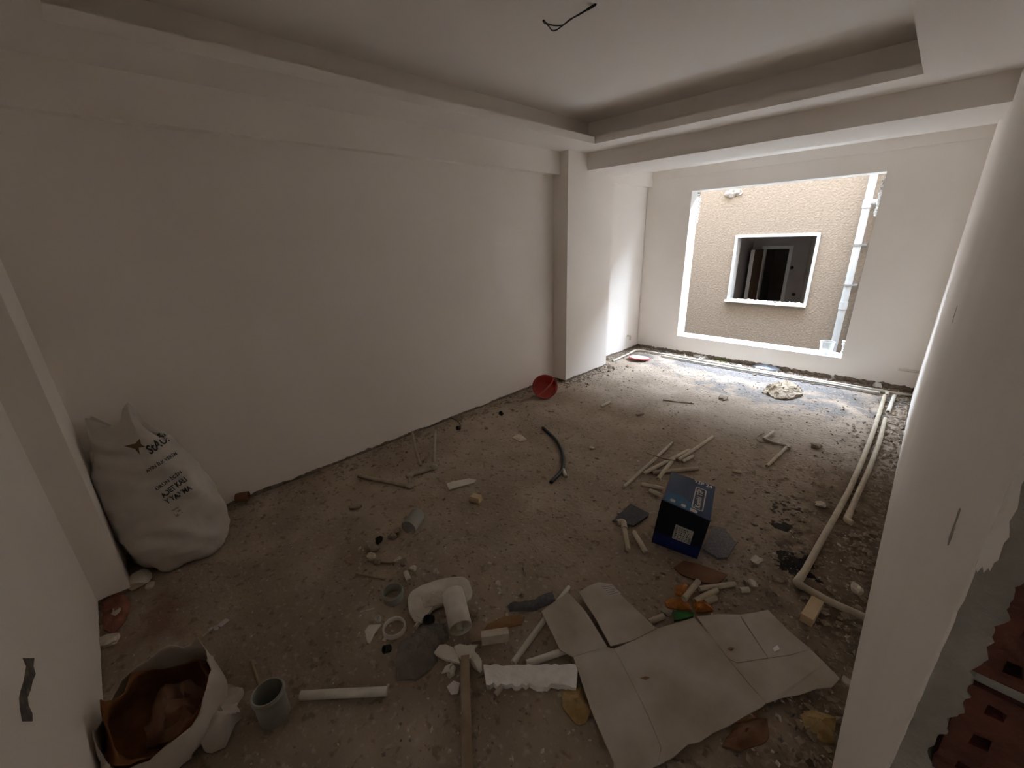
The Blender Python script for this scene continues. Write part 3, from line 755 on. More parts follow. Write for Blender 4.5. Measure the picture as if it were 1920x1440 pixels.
heap('rubble_heap', 'small heap of dusty rubble on the white cover plate', 'rubble', [(790, 1122), (810, 1112), (838, 1110), (836, 1126), (815, 1138), (795, 1140)], .02, .014, 'stone', 4, .034, 45, rings=6)

# --- dark caps, small fittings
def cap(label, px, r, h, m, z=0.0, name='pipe_fitting', tilt=0.9, rz=0.0):
    p = at(*px, 0); R_ = Matrix.Rotation(rz, 3, 'Z') @ Matrix.Rotation(tilt, 3, 'X')
    mb = MB(); mb.lathe([(.0005, 0), (r, 0), (r, h), (r * .8, h), (r * .8, h * .25), (.0005, h * .25)], 18, (0, 0, 0), R_)
    lo = min(v.z for v in mb.v)
    mb.v = [v + Vector((p.x, p.y, z + .001 - lo)) for v in mb.v]
    return tag(mb.build(name, M[m], smooth=40), label, 'cap')
cap('black rubber cap lying against the white cover plate', (808, 1166), .022, .045, 'dark', rz=.5, tilt=.7)
cap('black cap lying below the open pale ring', (731, 1220), .017, .03, 'dark', tilt=1.0)
cap('small white ball fitting above the torn paper scrap', (711, 1164), .014, .02, 'pprw', tilt=.3)
cap('upper white ring fitting left of the wooden batten', (850, 1256), .013, .018, 'pprw', tilt=.5)
cap('lower white ring fitting left of the wooden batten', (849, 1266), .014, .02, 'pprw', tilt=1.2)
cap('black corner fitting near the left wall, closest to bent pipes', (862, 806), .022, .03, 'dark', tilt=1.3)
cap('black fitting on the floor below the red bowl', (941, 779), .022, .03, 'dark', tilt=.8)
pipe('thin black wire leading from the left wall to a black fitting', [(842, 782), (858, 789), (864, 799)], .004, 'wire', name='wire', cat='wire', hollow=False)
pipe('short green stub under the white cover plate', [(779, 1176), (788, 1164)], .010, 'ppr', name='pipe_stub')
flat('paper_scrap', 'torn white paper scrap left of the open ring', 'paper', [(684, 1183), (692, 1172), (715, 1170), (702, 1188), (694, 1206), (689, 1204)], .008, .005, 'ceramic')

# --- hardened cement cake and dark strip
heap('cement_cake', 'flat cake of hardened grey cement below the cover plate', 'cement', [(745, 1212), (775, 1192), (795, 1170), (835, 1172), (842, 1200), (815, 1222), (822, 1240), (800, 1262), (778, 1277), (745, 1276), (742, 1245)], .022, .012, 'cement', 6, 0, 22, rings=8, power=6)
fp = [(952, 1137), (1005, 1130), (1036, 1112), (1041, 1128), (1006, 1146), (955, 1147)]
heap('foam_block', 'dark grey crumbling foam strip at the left tip of the cardboard', 'foam', fp, .022, .010, 'darkfoam', 8, 0, 40, rings=6, power=6)
# --- broken ceramic
flat('ceramic_shard', 'pointed broken ceramic shard above the wooden batten', 'shard', [(813, 1224), (824, 1209), (836, 1208), (850, 1214), (858, 1230), (862, 1243), (835, 1236)], .022, .012, 'ceramic')
flat('ceramic_shard', 'star shaped ceramic shard right of the pointed one', 'shard', [(851, 1212), (862, 1207), (875, 1210), (897, 1208), (890, 1216), (890, 1232), (868, 1239), (857, 1229)], .030, .007, 'ceramic')
lumpy('wood_stub', 'pale rounded stub touching the white foam strip', 'wood', (893, 1246), (.085, .035, .035), 'pprw', 12, 2, -.3)
flat('ceramic_shard', 'small pale shard left of the ring fittings', 'shard', [(828, 1262), (835, 1249), (848, 1242), (845, 1258)], .008, .006, 'ceramic')
flat('plastic_scrap', 'dull lilac plastic scrap beside the batten below the fittings', 'plastic', [(838, 1287), (850, 1276), (862, 1280), (858, 1300), (846, 1302)], .008, .005, 'lid')
mb = MB(); a, b = at(903, 1204, .0), at(954, 1196, .0)
d = (b - a); sd = Vector((-d.y, d.x, 0)).normalized()
mb.frame_box(a - sd * .02 + Vector((0, 0, .001)), d, sd * .045, (0, 0, .04)); mb.frame_box(a - sd * .02 + Vector((0, 0, .041)), d, sd * .022, (0, 0, .012))
tag(mb.build('plaster_block', M['stone']), 'pale stepped plaster block right of the drain tube', 'block')
# --- batten
a, b = at(873, 1240, 0), at(877, 1452, 0); d = b - a; sd = Vector((-d.y, d.x, 0)).normalized() * .037
mb = MB(); mb.frame_box(a - sd / 2 + Vector((0, 0, .024)), d + Vector((0, 0, -.020)), sd, (0, 0, .016))
tag(mb.build('wood_batten', M['wood']), 'grey wooden batten lying from the ceramic shards to the frame edge', 'batten')
# --- foam strip
mb = MB()
rr = random.Random(3); up_, lo_ = [], []
for i in range(26):
    q = i / 25; x = 906 + 178 * q
    up_.append((x, 1247 - 2 * q + rr.uniform(-2, 2))); lo_.append((x + 6 - 10 * q, 1283 + 2 * q + rr.uniform(-4, 5)))
mb.prism([at(x, y, .036) for x, y in up_] + [at(x, y, .030) for x, y in reversed(lo_)], .027)
tag(mb.build('foam_strip', M['foam']), 'ragged white polystyrene strip at the left edge of the cardboard', 'foam')
# --- loose pipes around the cardboard
pipe('long white pipe running under the left cardboard tip', [(962, 1243), (1010, 1177), (1067, 1101)], .0135, 'pprw', bendr=0)
pipe('white pipe poking out between foam strip and cardboard', [(988, 1244), (1072, 1216)], .0150, 'pprw')
pipe('short pipe stub sticking out below the foam strip', [(928, 1304), (940, 1288)], .0120, 'pprd', name='pipe_stub')
pipe('straight white pipe lying right of the tall grey coupling', [(564, 1304), (726, 1296)], .0180, 'pprw')
pipe('thin white sliver below the upper grey coupling', [(676, 1148), (702, 1141)], .004, 'pprw', name='stick', cat='stick', hollow=False)
pipe('dark twig above the grey green coupling', [(668, 1075), (695, 1080), (722, 1086)], .006, 'wood', name='stick', cat='stick', hollow=False)

# --- flattened cardboard: panels and flaps
cb = empty('cardboard_sheet', at(1270, 1270, 0), 'big flattened grey cardboard carton with open flaps on the floor', 'cardboard')
def panel(name, pts, t=.005):
    ps = [at(x, y, z) for x, y, z in pts]; c = sum(ps, Vector()) / len(ps); q = []
    for i, p in enumerate(ps):                                # a hair smaller than its outline, so that the folds show
        p = p + (c - p).normalized() * .0012; n_ = ps[(i + 1) % len(ps)]; n_ = n_ + (c - n_).normalized() * .0012
        k = max(1, int((n_ - p).length / .06))
        for j in range(k):
            w = p.lerp(n_, j / k); w = w + Vector((noise.noise(w * 23), noise.noise(w * 23 + Vector((9, 0, 0))), .8 * noise.noise(Vector((w.x * 6, w.y * 6, 3))))) * (.0025 if j else .0012); q.append(w)
    mb = MB(); mb.prism(q, t); return mb.build(name, M['card'], cb)
panel('flap', [(1015, 1146, .040), (1040, 1127, .045), (1066, 1110, .050), (1100, 1148, .046), (1139, 1213, .042), (1075, 1231, .044), (1050, 1219, .044)])
fl = panel('flap', [(1085, 1110, .036), (1104, 1098, .036), (1123, 1091, .035), (1144, 1094, .035), (1185, 1135, .036), (1231, 1178, .038), (1190, 1200, .038), (1145, 1212, .037), (1117, 1160, .037)])
panel('panel', [(1075, 1231, .045), (1139, 1213, .043), (1151, 1216, .041), (1190, 1290, .036), (1216, 1344, .030), (1240, 1402, .026), (1233, 1436, .025), (1200, 1452, .024), (1160, 1450, .024), (1107, 1328, .030)])
panel('panel', [(1151, 1216, .041), (1190, 1200, .040), (1231, 1178, .041), (1264, 1168, .045), (1302, 1158, .046), (1335, 1195, .042), (1366, 1236, .038), (1404, 1282, .034), (1437, 1317, .030), (1430, 1325, .030), (1402, 1340, .028), (1367, 1362, .026), (1338, 1374, .026), (1313, 1391, .025), (1290, 1396, .025), (1262, 1420, .025), (1233, 1436, .025), (1240, 1402, .026), (1216, 1344, .030), (1190, 1290, .036)])
panel('flap', [(1306, 1156, .052), (1345, 1151, .050), (1387, 1152, .048), (1392, 1163, .047), (1441, 1234, .040), (1381, 1243, .040), (1366, 1235, .041)])
panel('flap', [(1387, 1152, .047), (1415, 1148, .046), (1440, 1143, .045), (1480, 1183, .040), (1520, 1217, .034), (1482, 1228, .036), (1441, 1234, .039)])
panel('panel', [(1381, 1243, .039), (1441, 1234, .038), (1482, 1228, .035), (1520, 1217, .033), (1548, 1244, .028), (1575, 1272, .022), (1560, 1288, .020), (1530, 1292, .020), (1500, 1302, .022), (1468, 1308, .024), (1437, 1318, .028), (1404, 1282, .033), (1366, 1236, .037)])
lab = [at(x, y, .0375) for x, y in ((1124, 1098), (1147, 1095), (1165, 1113), (1144, 1119))]
mb = MB(); mb.prism(lab, .0006); st_ = mb.build('sticker', M['sticker'], fl)
for i in range(5):
    f0 = .12 + i * .17; mb = MB()
    a0 = lab[0].lerp(lab[3], f0); a1 = lab[1].lerp(lab[2], f0); b0 = lab[0].lerp(lab[3], f0 + .07); b1 = lab[1].lerp(lab[2], f0 + .07)
    mb.prism([a0.lerp(a1, .08) + Vector((0, 0, .001)), a0.lerp(a1, .9 - .2 * (i % 2)) + Vector((0, 0, .001)), b0.lerp(b1, .9 - .2 * (i % 2)) + Vector((0, 0, .001)), b0.lerp(b1, .08) + Vector((0, 0, .001))], .0004)
    mb.build('printed_line', M['inkgrey'], st_)
for (x, y, w_) in ((1210, 1271, 9), (1370, 1216, 7)):
    mb = MB(); mb.prism([at(x - w_, y, .0455), at(x, y - 3, .0455), at(x + w_, y - 1, .0455), at(x + 2, y + 3, .0455)], .0008)
    mb.build('torn_spot', M['cardbrown'], cb)
mb = MB(); mb.prism([at(1449, 1215, .043), at(1458, 1209, .043), at(1462, 1217, .043), at(1452, 1222, .043)], .002); mb.build('white_smear', M['foam'], cb)
# --- papers under and around the cardboard
heap('crumpled_paper', 'yellowed crumpled paper at the left cardboard edge below the foam strip', 'paper', [(1052, 1302), (1066, 1296), (1090, 1290), (1094, 1310), (1108, 1335), (1098, 1358), (1085, 1364), (1070, 1350), (1056, 1330)], .016, .010, 'yellowpaper', 21, 0, 26)
heap('crumpled_paper', 'dark reddish crumpled paper under the lower cardboard edge', 'paper', [(1352, 1400), (1370, 1372), (1420, 1345), (1436, 1348), (1442, 1385), (1420, 1400), (1385, 1410)], .014, .012, 'redboard', 22, 0, 24)
heap('crumpled_paper', 'brown paper peeping out under the cardboard corner fold', 'paper', [(1378, 1356), (1400, 1344), (1424, 1334), (1420, 1346), (1398, 1358)], .012, .005, 'cardbrown', 23, 0, 24)
heap('crumpled_paper', 'yellow crumpled paper wad by the foot of the right wall', 'paper', [(1501, 1340), (1520, 1334), (1548, 1340), (1564, 1352), (1562, 1395), (1540, 1396), (1520, 1380), (1508, 1366)], .03, .016, 'yellowpaper', 24, 0, 24)
flat('wood_stub', 'pale wood sliver beside the yellow paper wad', 'wood', [(1490, 1350), (1496, 1347), (1508, 1360), (1504, 1368)], .010, .009, 'wood')
flat('wood_stub', 'pale wood sliver at the foot of the right wall', 'wood', [(1543, 1400), (1551, 1398), (1562, 1410), (1554, 1412)], .010, .009, 'wood')
heap('paper_leaf', 'orange brown torn paper between dark foam strip and plaster block', 'paper', [(902, 1186), (915, 1172), (934, 1162), (955, 1156), (984, 1158), (978, 1172), (950, 1178), (930, 1188), (908, 1196)], .008, .007, 'cardbrown', 25, 0, 30)
flat('board_scrap', 'brown board scrap lying in the mouth of the drain tube', 'board', [(880, 1180), (900, 1172), (903, 1200), (884, 1204)], .010, .008, 'wood')

# --- orange and green plastic, pipe offcuts behind the cardboard
heap('orange_wrapper', 'crumpled orange wrapper, uppermost of the three orange scraps', 'plastic', [(1268, 1103), (1280, 1097), (1291, 1098), (1291, 1112), (1276, 1120), (1267, 1115)], .03, .012, 'orange', 31, 0, 40, rings=5)
heap('orange_wrapper', 'orange wrapper above the green scrap, left of the dark gap', 'plastic', [(1247, 1131), (1258, 1123), (1280, 1124), (1290, 1128), (1297, 1146), (1270, 1144), (1250, 1140)], .028, .010, 'orange', 32, 0, 40, rings=5)
heap('orange_wrapper', 'bright orange wrapper touching the cardboard right of the gap', 'plastic', [(1298, 1130), (1312, 1129), (1331, 1132), (1338, 1147), (1318, 1149), (1304, 1148)], .026, .008, 'orange', 33, 0, 40, rings=5)
flat('green_wrapper', 'green plastic scrap tucked behind the cardboard edge', 'plastic', [(1262, 1145), (1280, 1146), (1301, 1149), (1300, 1155), (1282, 1160), (1264, 1163)], .012, .009, 'green', zs=[.02, .026, .03, .022, .016, .014])
pipe('cream pipe offcut leaning on the upper orange wrapper', [(1283, 1123), (1309, 1090)], .0150, 'ppr', lifts=[.03, .012])
pipe('cream pipe offcut pointing right from the offcut pile behind cardboard', [(1311, 1104), (1378, 1095)], .0135, 'ppr', lift=.004)
pipe('cream pipe offcut in the middle of the pile behind cardboard', [(1303, 1127), (1344, 1106)], .0150, 'ppr')
pipe('shortest cream offcut in the pile behind cardboard', [(1322, 1130), (1342, 1121)], .0150, 'pprd')
pipe('stubby white offcut right of the pile behind cardboard', [(1387, 1107), (1404, 1106)], .0150, 'pprw', name='pipe_stub')
pipe('greenish pipe end poking out at the cardboard notch', [(1217, 1167), (1244, 1155)], .0140, 'pprd')
flat('brown_board', 'red brown board scrap in front of the blue box', 'board', [(1263, 1064), (1282, 1051), (1310, 1057), (1364, 1077), (1352, 1090), (1336, 1096), (1312, 1090), (1280, 1078)], .012, .006, 'redboard', zs=[.008, .010, .012, .014, .02, .022, .014, .010])
# --- dark foam tiles around the blue box
flat('foam_tile', 'dark blue grey foam tile left of the blue box', 'tile', [(1148, 976), (1182, 944), (1217, 962), (1214, 968), (1188, 985)], .016, .013, 'darkfoam', zs=[.012, .024, .022, .02, .016])
flat('foam_tile', 'speckled grey foam tile right of the blue box', 'tile', [(1318, 1028), (1336, 986), (1358, 990), (1381, 1018), (1364, 1045), (1345, 1046)], .016, .013, 'greyfoam')

# --- blue box
Pl, Pr = at(1221, 1017, 0), at(1307, 1049, 0)
bu = (Pr - Pl); bw = bu.length; bu.normalize(); bvv = Vector((-bu.y, bu.x, 0)); bd, bh = .285, .345
bx = empty('carton_box', Pl + bu * bw / 2, 'glossy blue cardboard carton with white printed logo, standing upright', 'box')
O = Pl + Vector((0, 0, .002)); U, V = bu * bw, bvv * bd
B4 = [O, O + U, O + U + V, O + V]                             # a dented carton: four foot corners, four uneven top corners
T4 = [Vector((-.832, 1.990, .348)), Vector((-.568, 2.018, .322)), Vector((-.648, 2.300, .362)), Vector((-.905, 2.268, .376))]
th = .004
def wall4(a, b, c, d, name, m, n=6):                          # a slightly warped carton panel
    mb = MB(); n_ = (b - a).cross(d - a).normalized() * th; k = n + 1
    g = [a.lerp(b, i / n).lerp(d.lerp(c, i / n), j / n) for j in range(k) for i in range(k)]
    q = [(j * k + i, j * k + i + 1, (j + 1) * k + i + 1, (j + 1) * k + i) for j in range(n) for i in range(n)]
    rim = [i for i in range(k)] + [j * k + n for j in range(1, k)] + [n * k + i for i in range(n - 1, -1, -1)] + [j * k for j in range(n - 1, 0, -1)]
    o = k * k
    mb.add(g + [p - n_ for p in g], q + [tuple(o + i for i in reversed(f)) for f in q] + [(rim[i], o + rim[i], o + rim[(i + 1) % len(rim)], rim[(i + 1) % len(rim)]) for i in range(len(rim))])
    return mb.build(name, m, bx)
def on_front(a, c, h=.0010):
    p = B4[0].lerp(B4[1], a).lerp(T4[0].lerp(T4[1], a), c); return p + FN * h
def on_top(a, b, h=.0010): return T4[0].lerp(T4[1], a).lerp(T4[3].lerp(T4[2], a), b) + TOPN * h
FN = (B4[1] - B4[0]).cross(T4[0] - B4[0]).normalized(); TOPN = (T4[1] - T4[0]).cross(T4[3] - T4[0]).normalized()
wall4(on_front(0, .28, 0), on_front(1, .28, 0), T4[1], T4[0], 'front_panel', M['boxfront'])
wall4(B4[0], B4[1], on_front(1, .28, 0), on_front(0, .28, 0), 'front_band', M['boxband'])
wall4(T4[0], T4[1], T4[2], T4[3], 'box_top', M['box'])
wall4(B4[1], B4[2], T4[2], T4[1], 'side_panel', M['box']); wall4(B4[2], B4[3], T4[3], T4[2], 'back_panel', M['box'])
wall4(B4[3], B4[0], T4[0], T4[3], 'side_panel', M['cardbrown']); wall4(B4[3], B4[2], B4[1], B4[0], 'bottom_panel', M['cardbrown'])
mb = MB(); mb.add([on_top(.06, .03), on_top(.62, .02), on_top(.66, .20), on_top(.40, .34), on_top(.10, .30)], [(0, 1, 2, 3, 4)]); mb.build('cyan_artwork', M['boxcyan'], bx)
# sticker with rows of small print and a bar code
mb = MB(); mb.add([on_front(.40, .62), on_front(.78, .62), on_front(.78, .28), on_front(.40, .28)], [(0, 1, 2, 3)]); stk = mb.build('sticker', M['sticker'], bx)
rr = random.Random(8)
mb = MB()
for i in range(6):
    c0 = .58 - i * .048; a = .43
    while a < .70:
        w_ = rr.uniform(.012, .04); mb.add([on_front(a, c0, .0022), on_front(min(a + w_, .71), c0, .0022), on_front(min(a + w_, .71), c0 - .024, .0022), on_front(a, c0 - .024, .0022)], [(0, 1, 2, 3)]); a += w_ + rr.uniform(.012, .05)
mb.build('small_print', M['ink'], stk)
mb = MB()
c0 = .44
while c0 > .295:
    w_ = rr.uniform(.004, .012); mb.add([on_front(.72, c0, .0022), on_front(.765, c0, .0022), on_front(.765, c0 - w_, .0022), on_front(.72, c0 - w_, .0022)], [(0, 1, 2, 3)]); c0 -= w_ + rr.uniform(.003, .008)
mb.build('bar_code', M['ink'], stk)
# framed logo, running from back to front along the right side of the top
def place_on_top(vs, a, b, xdir, ydir, sx, sy, h=.0025):
    out = []
    for v in vs:
        w = xdir * (v.x * sx) + ydir * (v.y * sy); out.append(on_top(a + w.dot(bu) / bw, b + w.dot(bvv) / bd, h))
    return out
vs, fs = text_mesh('Kombi TİP', 1.0, 1.0)
mb = MB(); mb.add(place_on_top(vs, .72, .46, bvv, -bu, .155, .040), fs); logo = mb.build('logo_text', M['white'], bx)
mb = MB()
def rbox(w_, h_, r_, n=5):
    out = []
    for cx_, cy_, a0 in ((w_ - r_, h_ - r_, 0), (-w_ + r_, h_ - r_, 90), (-w_ + r_, -h_ + r_, 180), (w_ - r_, -h_ + r_, 270)):
        out += [Vector((cx_ + r_ * math.cos(math.radians(a0 + 90 * k / n)), cy_ + r_ * math.sin(math.radians(a0 + 90 * k / n)), 0)) for k in range(n + 1)]
    return out
o1, o2 = rbox(.092, .031, .012), rbox(.086, .025, .008); n = len(o1)
mb.add(place_on_top(o1 + o2, .72, .46, bvv, -bu, 1, 1), [(i, (i + 1) % n, n + (i + 1) % n, n + i) for i in range(n)]); mb.build('logo_frame', M['white'], bx)
for a, b, w_ in ((.22, .10, .028), (.45, .09, .026), (.66, .07, .040)):
    mb = MB(); mb.add(place_on_top(rbox(w_ * .5, .012, .008), a, b, bu, bvv, 1, 1), [tuple(range(24))]); mb.build('printed_badge', M['white'], bx)
vs, fs = text_mesh('TİP 24', 1.0, 1.0)
mb = MB(); mb.add(place_on_top(vs, .74, .93, bu, bvv, .105, .035), fs); mb.build('printed_text', M['white'], bx)

# --- pipe offcuts behind and left of the box
pipe('long slim pipe offcut, leftmost behind the blue box', [(1170, 913), (1261, 830)], .0125)
pipe('pipe offcut crossing right of the leftmost one behind the blue box', [(1206, 888), (1292, 844)], .0150, lift=.001)
pipe('longest pipe offcut, reaching farthest right behind the blue box', [(1272, 863), (1337, 819)], .0150, lift=.002)
pipe('pipe offcut whose lower end points at the blue box top corner', [(1234, 898), (1263, 860)], .0150, lifts=[.0, .030])
pipe('stubby offcut beside the longest one behind the blue box', [(1279, 866), (1299, 855)], .0150)
pipe('dusty offcut lying flat right behind the blue box', [(1223, 886), (1309, 878)], .0150, m='pprd')
pipe('thin crooked stick lying across the offcuts behind the blue box', [(1213, 849), (1244, 860), (1273, 865)], .006, 'wood', name='stick', cat='stick', hollow=False, lifts=[.022, .062, .036])
pipe('upper of two offcuts running under the left side of the box', [(1203, 908), (1243, 916)], .0150)
pipe('lower of two offcuts running under the left side of the box', [(1218, 919), (1238, 928)], .0150)
t = empty('bent_pipe', at(1172, 1000, 0), 'cream pipe with an elbow just below the dark foam tile', 'pipe')
mb = MB(); mb.tube([at(1170, 984, .015), at(1178, 1031, .015)], .0140, 14, inner=.010); mb.build('pipe_run', M['ppr'], t, smooth=40)
mb = MB(); mb.tube(bent([at(1157, 980, .019), at(1169, 977, .019), at(1171, 991, .017)], .025, 6), .0185, 14, inner=.013); mb.build('elbow', M['ppr'], t, smooth=40)
pipe('cream pipe offcut right of the elbowed pipe near the dark tile', [(1189, 998), (1211, 1036)], .0150)
pipe('tiny pipe stub behind the box on the right', [(1373, 883), (1389, 886)], .0130, name='pipe_stub')
pipe('tiny pipe stub level with the box top on its right', [(1363, 920), (1375, 921)], .0140, name='pipe_stub')
pipe('white stub in the middle of the floor below the column', [(1127, 762), (1144, 754)], .0140, 'pprw', name='pipe_stub')
pipe('dark thin twig on the floor in front of the sand pile', [(1243, 750), (1302, 757)], .006, 'wood', name='stick', cat='stick', hollow=False)
# --- bent pipe near the long floor pipes
t = empty('bent_pipe', at(1450, 840, 0), 'crooked dusty pipe assembly left of the long floor pipes', 'pipe')
mb = MB(); mb.tube([at(1438, 874, .0145), at(1477, 837, .0145)], .0135, 14, inner=.009); mb.build('pipe_run', M['ppr'], t, smooth=40)
mb = MB(); mb.tube([at(1480, 837, .016), at(1450, 830, .016), at(1434, 823, .016)], .0125, 12); mb.build('pipe_run', M['pprd'], t, smooth=40)
mb = MB(); mb.tube([at(1432, 823, .018), at(1450, 810, .022)], .0130, 12, inner=.009); mb.build('pipe_run', M['ppr'], t, smooth=40)
mb = MB(); mb.tube(bent([at(1473, 837, .018), at(1481, 836, .018), at(1478, 841, .018)], .02), .0175, 12); mb.build('elbow', M['pprd'], t, smooth=40)
pipe('thin dark strap looped around the crooked pipe assembly', [(1432, 812), (1416, 820), (1425, 830), (1450, 829)], .005, 'wood', name='strap', cat='strap', hollow=False, bendr=.06)
# --- bent pipes by the left wall
t = empty('bent_pipe', at(745, 890, 0), 'long Z shaped pipe on the floor by the left wall', 'pipe')
r_ = .0140
mb = MB(); mb.tube([at(672, 892, r_), at(765, 911, r_)], r_, 14, inner=.010); mb.build('pipe_run', M['pprd'], t, smooth=40)
mb = MB(); mb.tube([at(769, 908, r_), at(768, 895, r_)], r_, 14); mb.build('pipe_run', M['pprd'], t, smooth=40)
mb = MB(); mb.tube([at(770, 891, r_), at(812, 878, r_)], r_, 14, inner=.010); mb.build('pipe_run', M['pprd'], t, smooth=40)
mb = MB(); mb.tube([at(813, 866, r_ + .01), at(814, 845, .10), at(816, 808, .14)], r_, 14, inner=.010); mb.build('pipe_run', M['pprd'], t, smooth=40)
for q in ((768, 911), (768, 892), (813, 876)):
    p = at(*q, .019); mb = MB(); mb.rock(p, (.055, .055, .036), int(q[0]), 2, 0, .08); mb.build('elbow', M['pprd'], t, smooth=80)
pipe('short pipe leaning against the left wall beside the Z shaped pipe', [(788, 873), (780, 845), (773, 812)], .0130, 'pprd', lifts=[0, .05, .11], bendr=0)
pipe('brown stick between the bent pipes by the left wall', [(793, 866), (806, 851)], .008, 'wood', name='stick', cat='stick', hollow=False)
# --- hose
hp = [at(x, y, .016) for x, y in ((1018, 802), (1030, 812), (1044, 826), (1053, 843), (1057, 860), (1056, 877), (1048, 890), (1033, 904))]
mb = MB(); sm = []
for i in range(len(hp) - 1): sm += [hp[i].lerp(hp[i + 1], k / 3) for k in range(3)]
sm.append(hp[-1]); sm = [sm[0]] + [(sm[i - 1] + sm[i] * 2 + sm[i + 1]) / 4 for i in range(1, len(sm) - 1)] + [sm[-1]]
mb.tube(sm, .0150, 14, inner=.010); tag(mb.build('hose', M['hose'], smooth=50), 'curved black hose lying in the middle of the floor', 'hose')
pipe('white pipe stub touching the black hose', [(1055, 878), (1061, 894)], .0130, 'pprw', name='pipe_stub')
# --- shards, cubes in the middle
flat('plaster_shard', 'long white shard between bent pipe and black hose', 'shard', [(837, 907), (850, 902), (880, 897), (893, 899), (890, 905), (862, 912), (842, 918)], .012, .010, 'ceramic')
mb = MB(); p = at(893, 941, 0); R_ = Matrix.Rotation(.35, 3, 'Z'); mb.frame_box(p + Vector((-.03, -.03, .001)), R_ @ Vector((.07, 0, 0)), R_ @ Vector((0, .05, 0)), (0, 0, .045))
tag(mb.build('wood_block', M['palewood']), 'small pale wood cube below the long white shard', 'block')
mb = MB(); a, b = at(1510, 1170, .0), at(1530, 1135, .0); d = b - a; sd = Vector((-d.y, d.x, 0)).normalized() * .052
mb.frame_box(a - sd / 2 + Vector((0, 0, .001)), d, sd, (0, 0, .045)); tag(mb.build('wood_block', M['palewood']), 'pale wood block right of the cardboard near the right wall', 'block')
heap('plaster_crumb', 'flat pale crumb pile above the black hose', 'rubble', [(960, 822), (968, 815), (978, 816), (988, 826), (975, 829)], .010, .006, 'stone', 41, 0, 40, rings=4)
lumpy('plaster_chip', 'pale chip lying right of the black hose', 'chip', (1110, 841), (.05, .035, .018), 'stone', 3, 1)
for k, (px, sz, m, lb) in enumerate([((1530, 839), (.075, .055, .04), 'rubble', 'lone brown stone between crooked pipe and supply pipes'), ((1538, 948), (.07, .045, .025), 'stone', 'pale flat stone left of the longer supply pipe'),
        ((1417, 1055), (.065, .05, .03), 'stone', 'pale stone between speckled foam tile and black spill'), ((1604, 1108), (.06, .045, .035), 'stone', 'pale stone between supply pipe elbow and right wall'),
        ((1590, 1283), (.05, .03, .02), 'stone', 'pale stone at the right tip of the cardboard'), ((1655, 812), (.05, .04, .03), 'rubble', 'brown stone right of the shorter supply pipe'),
        ((1200, 778), (.09, .025, .02), 'dull', 'dark sliver on the floor left of the twig'), ((1356, 747), (.13, .08, .03), 'rubble', 'low brown clod left of the sand pile'),
        ((1412, 1097), (.05, .035, .02), 'stone', 'pale chip right of the stubby white offcut'), ((1250, 1150), (.05, .04, .02), 'dull', 'dull chip left of the green scrap')]):
    lumpy('stone', lb, 'stone', px, sz, m, 200 + k, 2, k * .7, .45)
# --- clear cup
p0, p1 = at(766, 990, .045), at(783, 966, .052)
t = empty('plastic_cup', (p0.x, p0.y, 0), 'cloudy clear plastic cup lying on its side mid floor', 'cup')
d = (p1 - p0).normalized(); q = p0 + d * .13
mb = MB(); mb.tube([p0, p0.lerp(q, .5), q], .05, 24, inner=.0485, rs=None); mb.build('cup_wall', M['clear'], t, smooth=40)
mb = MB(); mb.tube([q - d * .004, q + d * .003], .048, 24); mb.build('cup_bottom', M['bag'], t, smooth=40)
# --- loose debris cluster at left centre, each bit a thing
bits = [((698, 1030), (.10, .06, .03), 'dull', 'crumpled dull plastic wad, largest bit left of the cement debris'), ((711, 1016), (.035, .06, .03), 'dark', 'black plastic bit beside the dull plastic wad'),
        ((736, 1008), (.05, .04, .03), 'dull', 'pale crumb between the black bit and the plastic cup'), ((745, 999), (.05, .04, .03), 'dull', 'dull plastic crumb nearest the plastic cup'),
        ((697, 1048), (.055, .045, .035), 'ppr', 'cream fitting below the dull plastic wad'), ((707, 1056), (.04, .045, .025), 'dull', 'dull bit right of the cream fitting'),
        ((747, 1053), (.05, .03, .025), 'ppr', 'small cream bit at the end of the brown strip'), ((757, 1060), (.04, .03, .03), 'dull', 'pale crumb above the white stub by the coupling'),
        ((776, 1068), (.035, .03, .025), 'stone', 'pale chip right of the white stub by the coupling'), ((667, 952), (.08, .045, .02), 'dull', 'flat pale chip alone near the left centre floor'),
        ((818, 1076), (.025, .03, .03), 'stone', 'little white crumb above the cover plate'), ((934, 1098), (.03, .025, .025), 'stone', 'white crumb between cover plate and dark foam strip'),
        ((885, 1148), (.07, .05, .03), 'rubble', 'brown lump right of the white drain tube'), ((918, 1060), (.022, .02, .02), 'stone', 'lone white speck above the dark foam strip')]
for k, (px, sz, m, lb) in enumerate(bits):
    lumpy('debris_bit', lb, 'debris', px, sz, m, 100 + k, 2, k * .8, .5)
pipe('short white stub above the grey green coupling', [(761, 1074), (767, 1088)], .0150, 'pprw', name='pipe_stub')
pipe('flat brown strip in the debris left of the cover plate', [(714, 1054), (730, 1056), (744, 1052)], .007, 'wood', name='stick', cat='stick', hollow=False)
mb = MB(); pts = [at(x, y, .004) for x, y in ((379, 1194), (392, 1184), (400, 1178), (412, 1176), (428, 1163))]
for i in range(4):
    a, b = pts[i], pts[i + 1]; sd = Vector((-(b - a).y, (b - a).x, 0)).normalized() * (.008 + .008 * (i > 1)); zz = .006 * (i % 2)
    mb.frame_box(a - sd + Vector((0, 0, zz)), b - a, sd * 2, (0, 0, .002))
tag(mb.build('foil_strip', M['foil']), 'shiny silver foil strip right of the back wall corner', 'foil')
